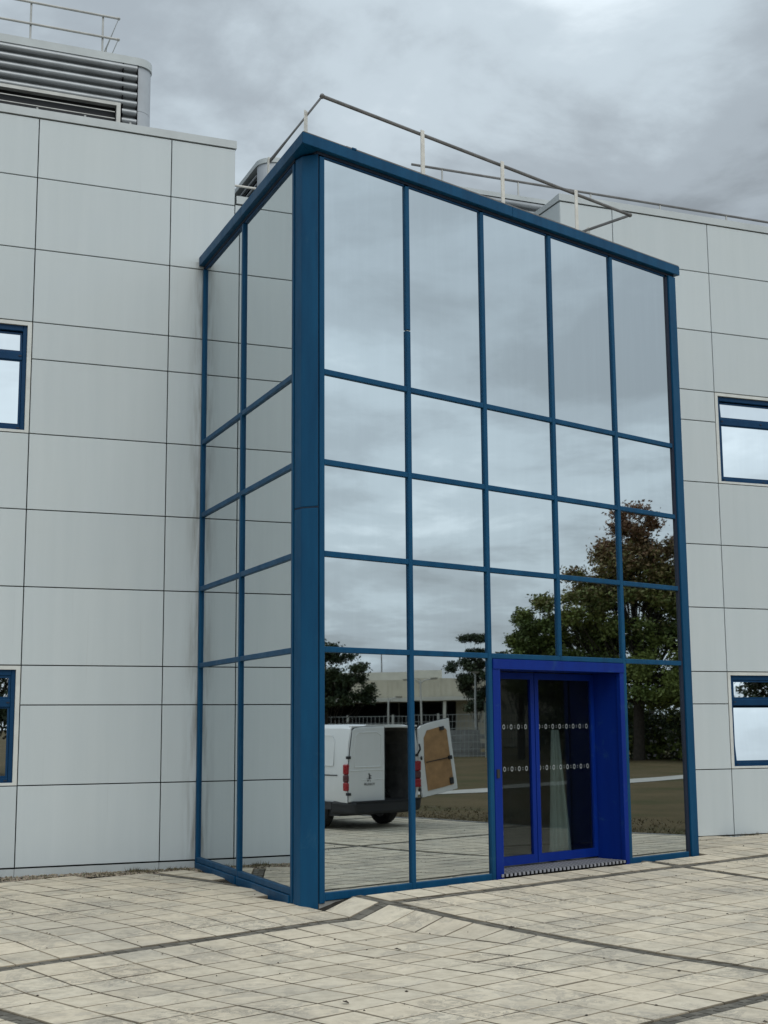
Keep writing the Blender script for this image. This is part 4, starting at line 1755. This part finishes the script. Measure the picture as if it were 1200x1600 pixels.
wbox(-30, 12, 0, -25, 0, 5.4, 'wall', 'cream')
x = -30
while x < 12:
    wbox(x, x + 0.4, 0.002, 0.05, 3.95, 5.38, 'wall_rib', 'cream')
    x += 0.85
wbox(-26, 5.0, 4.2, 0.06, 3.62, 3.9, 'canopy', 'canopy')
wbox(-26, 3.0, 0.003, 0.03, 0.6, 3.6, 'window_band', 'black')
for k in range(5):
    wbox(-25.5 + 6 * k, -25.40 + 6 * k, 0.032, 0.06, 0.6, 3.6, 'window_post', 'pipe')
for s in (-20, -9, 2):
    wbox(s, s + 0.2, 4.0, 3.8, 0, 3.6, 'canopy_post', 'canopy')
wbox(-12, 2.0, -2, -8, 5.4, 6.1, 'roof_box', 'canopy')
wbox(-3.0, -2.9, -4, -4.1, 6.1, 8.0, 'antenna', 'pipe')


# ------------------------------------------------------------------ the white van
def van():
    VW = 1.84
    org = tn(4.39, 11.22, -0.172)
    root = empty('panel_van', org, math.atan2(NN.y, NN.x))    # local +x = forwards, rear at x = 0
    tag(root, 'white panel van with one rear door open, mirrored in the bay glass', 'van')
    hw = VW / 2
    # side profile sections: x, floor z, beltline half width, roof z, roof half width
    sec = [(0.05, 0.42, .895, 1.88, .80), (0.25, 0.40, .915, 1.90, .815), (1.2, 0.38, .92, 1.905, .82), (2.6, 0.38, .92, 1.905, .82), (3.25, 0.36, .92, 1.86, .79),
           (3.75, 0.36, .915, 1.55, .74), (4.15, 0.36, .90, 1.22, .72), (4.65, 0.34, .84, 1.05, .66), (4.9, 0.34, .70, 0.88, .55)]

    def ring(x, f, w, rz, rw):
        belt = min(1.08, rz - 0.06)
        return [(x, -w * .93, f), (x, -w, f + .18), (x, -w, belt), (x, -(w + rw) / 2 - .012, (belt + rz) / 2 + .06), (x, -rw, rz - .07), (x, -rw + .09, rz - .012), (x, 0, rz),
                (x, rw - .09, rz - .012), (x, rw, rz - .07), (x, (w + rw) / 2 + .012, (belt + rz) / 2 + .06), (x, w, belt), (x, w, f + .18), (x, w * .93, f)]
    R = [ring(*s) for s in sec]
    q = MB()
    n = 13
    for a, b in zip(R[:-1], R[1:]):
        for k in range(n):
            j = (k + 1) % n
            q.face([a[k], a[j], b[j], b[k]])
    q.face(R[-1])
    # rear frame: rim round the two door openings
    rz = R[0]
    inner = [(0.05, y * 0.93, 0.42 + (z - 0.42) * 0.955 + 0.03) for _, y, z in rz]
    for k in range(n):
        j = (k + 1) % n
        q.face([rz[k], rz[j], inner[j], inner[k]])
    o = q.build('body', MT['white'], root, False)
    bm = bmesh.new()
    bm.from_mesh(o.data)
    bmesh.ops.remove_doubles(bm, verts=bm.verts, dist=0.0005)
    bmesh.ops.recalc_face_normals(bm, faces=bm.faces)
    bm.to_mesh(o.data)
    bm.free()
    o.data.polygons.foreach_set('use_smooth', [True] * len(o.data.polygons))
    o.data.set_sharp_from_angle(angle=math.radians(38))
    # load space
    q = MB()
    a = [(0.07, y * .9, 0.45 + (z - .42) * .93 + .03) for _, y, z in rz]
    b = [(2.6, y * .9, z) for _, y, z in a]
    for k in range(n):
        j = (k + 1) % n
        q.face([a[k], a[j], b[j], b[k]])
    q.face(b)
    q.build('load_space', MT['pipe'], root)
    q = MB()
    q.box(0.06, 2.5, -.72, .72, 0.475, 0.50)
    q.build('load_floor', MT['room'], root)
    q = MB()
    q.box(0.5, 1.1, -.55, -.1, 0.51, 0.86)
    q.build('cargo_box', MT['conc'], root)
    # recessed pressing along the right side, with rail slot
    for sgn, nm in ((-1, 'side'), (1, 'side')):
        q = MB()
        pts = []
        w = .935
        for (x, z) in ((0.42, 1.16), (0.42, 1.58), (0.52, 1.70), (1.35, 1.72), (1.45, 1.6), (1.45, 1.16)):
            pts.append((x, z))
        def sy(z):
            return sgn * (0.925 - max(0, z - 1.08) * 0.115)
        q.face([(x, sy(z) + sgn * .004, z) for x, z in pts])
        for k in range(len(pts)):
            (x0, z0), (x1, z1) = pts[k], pts[(k + 1) % len(pts)]
            q.tube([(x0, sy(z0) + sgn * .005, z0), (x1, sy(z1) + sgn * .005, z1)], 0.008, 5)
        q.build('side_pressing', MT['white'], root, True)
        q = MB()
        q.box(0.30, 2.0, min(sgn * .915, sgn * .926), max(sgn * .915, sgn * .926), 0.975, 0.995)
        q.build('slide_rail', MT['plastic'], root)
        q = MB()
        q.box(2.2, 2.42, min(sgn * .918, sgn * .945), max(sgn * .918, sgn * .945), 0.98, 1.02)
        q.build('handle', MT['white'], root)
        q = MB()
        q.box(0.45, 4.1, min(sgn * .90, sgn * .932), max(sgn * .90, sgn * .932), 0.36, 0.50)
        q.build('sill_guard', MT['plastic'], root)
        q = MB()
        q.hexa([(3.3, sgn * .93, 1.1), (3.45, sgn * .93, 1.1), (3.45, sgn * 1.12, 1.1), (3.3, sgn * 1.12, 1.1)], [(3.32, sgn * .93, 1.3), (3.42, sgn * .93, 1.3), (3.42, sgn * 1.11, 1.32), (3.32, sgn * 1.11, 1.32)])
        q.build('wing_mirror', MT['plastic'], root)
        q = MB()
        q.face([(2.75, sgn * .935, 1.14), (3.85, sgn * .925, 1.14), (3.5, sgn * .872, 1.52), (3.2, sgn * .853, 1.72), (2.75, sgn * .853, 1.72)])
        s = q.build('side_window', MT['black'], root)
        q = MB()
        q.hexa([(4.55, sgn * .60, .72), (4.86, sgn * .60, .72), (4.80, sgn * .80, .74), (4.55, sgn * .87, .74)], [(4.55, sgn * .60, .9), (4.84, sgn * .60, .88), (4.76, sgn * .78, .92), (4.5, sgn * .85, .96)])
        q.build('headlight', MT['wmirror'], root)
        # tail lamps wrap the rear corners
        q = MB()
        y0, y1 = sgn * .755, sgn * .934
        def lampseg(z0, z1, name, mat):
            q = MB()
            q.hexa([(-0.005, min(y0, y1), z0), (.13, min(y0, y1), z0), (.13, max(y0, y1), z0), (-0.005, max(y0, y1), z0)],
                   [(-0.005, min(y0, y1), z1), (.13, min(y0, y1), z1), (.13, max(y0, y1), z1), (-0.005, max(y0, y1), z1)])
            ob = q.build(name, MT[mat], root)
            mod = ob.modifiers.new('edge', 'BEVEL')
            mod.width = 0.025
            mod.segments = 3
        lampseg(0.70, 0.86, 'tail_light', 'red')
        lampseg(0.862, 1.0, 'reverse_light', 'redlo')
        lampseg(1.002, 1.19, 'tail_light', 'red')
    q = MB()
    q.face([(3.38, -.66, 1.80), (3.38, .66, 1.80), (4.12, .69, 1.25), (4.12, -.69, 1.25)])
    ws = q.build('windscreen', MT['black'], root)
    ws.location = (0.02, 0, 0.03)
    # bumpers
    q = MB()
    q.hexa([(-.10, -.80, .28), (.5, -.93, .28), (.5, .93, .28), (-.10, .80, .28)], [(-.12, -.84, .50), (.45, -.94, .52), (.45, .94, .52), (-.12, .84, .50)])
    ob = q.build('rear_bumper', MT['plastic'], root)
    mod = ob.modifiers.new('edge', 'BEVEL')
    mod.width = 0.05
    mod.segments = 3
    q = MB()
    q.box(-.13, .1, -.80, .80, .485, .512)
    q.build('bumper_step', MT['rubber'], root)
    q = MB()
    q.hexa([(4.6, -.88, .2), (4.98, -.6, .2), (4.98, .6, .2), (4.6, .88, .2)], [(4.6, -.9, .62), (5.0, -.6, .62), (5.0, .6, .62), (4.6, .9, .62)])
    q.build('front_bumper', MT['plastic'], root)
    # underside
    q = MB()
    q.box(.3, 4.7, -.85, .85, .24, .34)
    q.build('chassis', MT['plastic'], root)
    # wheels
    def wheel_at(x, y, proto=[None]):
        if proto[0] is None:
            q = MB()
            prof = [(-.11, .20), (-.11, .30), (-.085, .335), (.085, .335), (.11, .30), (.11, .20)]
            ns = 28
            for k in range(ns):
                a0, a1 = 2 * math.pi * k / ns, 2 * math.pi * (k + 1) / ns
                for (w0, r0), (w1, r1) in zip(prof[:-1], prof[1:]):
                    q.face([(r0 * math.cos(a0), w0, r0 * math.sin(a0)), (r0 * math.cos(a1), w0, r0 * math.sin(a1)), (r1 * math.cos(a1), w1, r1 * math.sin(a1)), (r1 * math.cos(a0), w1, r1 * math.sin(a0))])
            wv_ = q.build('wheel', MT['tyre'], root, True)
            q = MB()
            for w, s in ((.095, 1), (-.095, -1)):
                for k in range(ns):
                    a0, a1 = 2 * math.pi * k / ns, 2 * math.pi * (k + 1) / ns
                    q.face([(.2 * math.cos(a0), w, .2 * math.sin(a0)), (.2 * math.cos(a1), w, .2 * math.sin(a1)), (.07 * math.cos(a1), w - .04 * s, .07 * math.sin(a1)), (.07 * math.cos(a0), w - .04 * s, .07 * math.sin(a0))])
                    q.face([(.07 * math.cos(a0), w - .04 * s, .07 * math.sin(a0)), (.07 * math.cos(a1), w - .04 * s, .07 * math.sin(a1)), (0, w - .02 * s, 0)])
            rim = q.build('rim', MT['rim'], wv_, True)
            proto[0] = (wv_, rim)
            wv_.location = (x, y, .335)
        else:
            w_, r_ = proto[0]
            c = share(w_, root)
            c.location = (x, y, .335)
            share(r_, c)
    for x in (.95, 4.2):
        for y in (-.80, .80):
            wheel_at(x, y)

    # rear doors: outline in door plane (u from the hinge to the middle, z)
    def door(side, open_deg):
        s = -1 if side == 'right' else 1
        W_ = .895
        ol = [(0.0, .50), (W_, .50), (W_, 1.87), (W_ * .5, 1.865), (.17, 1.84), (.10, 1.80), (.045, 1.45), (0.0, 1.08)]
        n_ = len(ol)
        o_f = [(-0.03, u, z) for u, z in ol]
        q = MB()
        cu, cz = .5, 1.2
        f_in = [(-0.045, cu + (u - cu) * .965, cz + (z - cz) * .975) for u, z in ol]
        b = [(0.02, u, z) for u, z in ol]
        q.face(f_in)
        for k in range(n_):
            j = (k + 1) % n_
            q.face([f_in[k], f_in[j], o_f[j], o_f[k]])
            q.face([o_f[k], o_f[j], b[j], b[k]])
        q.face(b)
        d = q.build('rear_door', MT['white'], root)
        # blind window pressing, waist crease, shut-line
        q = MB()
        wl = [(.14, 1.13), (.80, 1.13), (.80, 1.70), (.70, 1.76), (.24, 1.75), (.17, 1.68), (.13, 1.40)]
        for k in range(len(wl)):
            (u0, z0), (u1, z1) = wl[k], wl[(k + 1) % len(wl)]
            q.tube([(-.046, u0, z0), (-.046, u1, z1)], 0.011, 6)
        q.tube([(-.046, .04, 1.07), (-.046, .87, 1.07)], .008, 6)
        q.tube([(-.046, .3, .90), (-.046, .87, .90)], .006, 6)
        q.build('door_pressing', MT['white'], d, True)
        q = MB()
        for k in range(n_):
            (u0, z0), (u1, z1) = ol[k], ol[(k + 1) % n_]
            q.tube([(-.028, cu + (u0 - cu) * 1.012, cz + (z0 - cz) * 1.006), (-.028, cu + (u1 - cu) * 1.012, cz + (z1 - cz) * 1.006)], 0.009, 5)
        q.build('door_seal', MT['plastic'], d)
        for z in (0.62, 1.28):
            q = MB()
            q.box(-.055, .0, -.03, .05, z, z + .05)
            q.build('hinge', MT['plastic'], d)
        if side == 'right':
            # rampant animal emblem and word under it
            q = MB()
            E = [(-.045, .0), (-.03, .0), (-.012, .035), (.005, .03), (.012, 0), (.03, 0), (.02, .04), (.03, .06), (.055, .055), (.055, .07), (.03, .078), (.02, .10), (.05, .10), (.055, .115), (.02, .12),
                 (.015, .15), (-.02, .155), (-.03, .14), (-.015, .13), (-.012, .10), (-.025, .06), (-.035, .035), (-.055, .07), (-.065, .065), (-.05, .03)]
            for k in range(1, len(E) - 1):
                pass
            q.face([(-.048, .50 + s * -u, .86 + z) for u, z in E])
            q.build('emblem', MT['chrome'], d)
            cu_ = bpy.data.curves.new('maker_name', 'FONT')
            cu_.body = 'PEUGEOT'
            cu_.size = 0.062
            cu_.align_x = 'CENTER'
            cu_.extrude = 0.002
            tmp = bpy.data.objects.new('maker_name', cu_)
            C.objects.link(tmp)
            bpy.context.view_layer.update()
            me = bpy.data.meshes.new_from_object(tmp.evaluated_get(bpy.context.evaluated_depsgraph_get()))
            bpy.data.objects.remove(tmp)
            me.materials.clear()
            me.materials.append(MT['chrome'])
            to = bpy.data.objects.new('lettering', me)
            C.objects.link(to)
            to.parent = d
            # text x axis must run to the right for someone standing behind the van (that is -y in van space)
            to.matrix_local = Matrix.Translation((-.049, .50, .795)) @ Matrix(((0, 0, -1, 0), (1 if s < 0 else -1, 0, 0, 0), (0, 1, 0, 0), (0, 0, 0, 1)))
            to.data.flip_normals() if False else None
        else:
            q = MB()
            inn = [(.14, .60), (.80, .60), (.80, 1.66), (.72, 1.75), (.30, 1.73), (.20, 1.60), (.15, 1.2)]
            f0 = [(.022, u, z) for u, z in inn]
            f1 = [(.034, u, z) for u, z in inn]
            q.face(f1)
            for k in range(len(inn)):
                j = (k + 1) % len(inn)
                q.face([f0[k], f0[j], f1[j], f1[k]])
            q.build('plywood_lining', MT['ply'], d)
            q = MB()
            q.box(.035, .05, .18, .80, 1.12, 1.135)
            q.box(.03, .07, .74, .82, 1.09, 1.16)
            q.box(.03, .06, .70, .79, .62, .74)
            q.box(.03, .06, .62, .72, 1.68, 1.75)
            q.build('latch', MT['plastic'], d)
            q = MB()
            q.tube([(.03, .06, 1.5), (.12, .0, 1.42), (.05, -.05, 1.3)], .02, 6)
            q.tube([(.03, .08, 1.25), (.1, .02, 1.22)], .02, 6)
            q.build('check_strap', MT['plastic'], d)
        # place: hinge at the body side; door runs to the centre (flip y for the left)
        hinge = Matrix.Translation((0.035, s * .90, 0))
        if side == 'right':
            d.matrix_local = hinge                            # u runs from -0.9 towards 0
        else:
            # u points to -y when shut; mirror by scaling the mesh so that the hinge is at +0.9
            seen = set()
            for me_ in [d.data] + [c.data for c in d.children]:
                if me_.name in seen:
                    continue
                seen.add(me_.name)
                for v in me_.vertices:
                    v.co.y = -v.co.y
                me_.flip_normals()
            ax = Vector((0, -math.sin(math.radians(4.5)), math.cos(math.radians(4.5))))
            pv = Matrix.Translation((0.0, 0.015, 0.8))
            d.matrix_local = hinge @ pv @ Matrix.Rotation(math.radians(open_deg), 4, ax) @ pv.inverted()
        return d
    door('right', 0)
    door('left', -176)
    q = MB()
    q.box(0.0, .07, -.82, .82, 1.845, 1.875)
    q.box(0.0, .06, -.45, .45, 1.878, 1.90)
    q.build('door_header', MT['white'], root)
    return root


VAN = van()
bpy.context.view_layer.update()
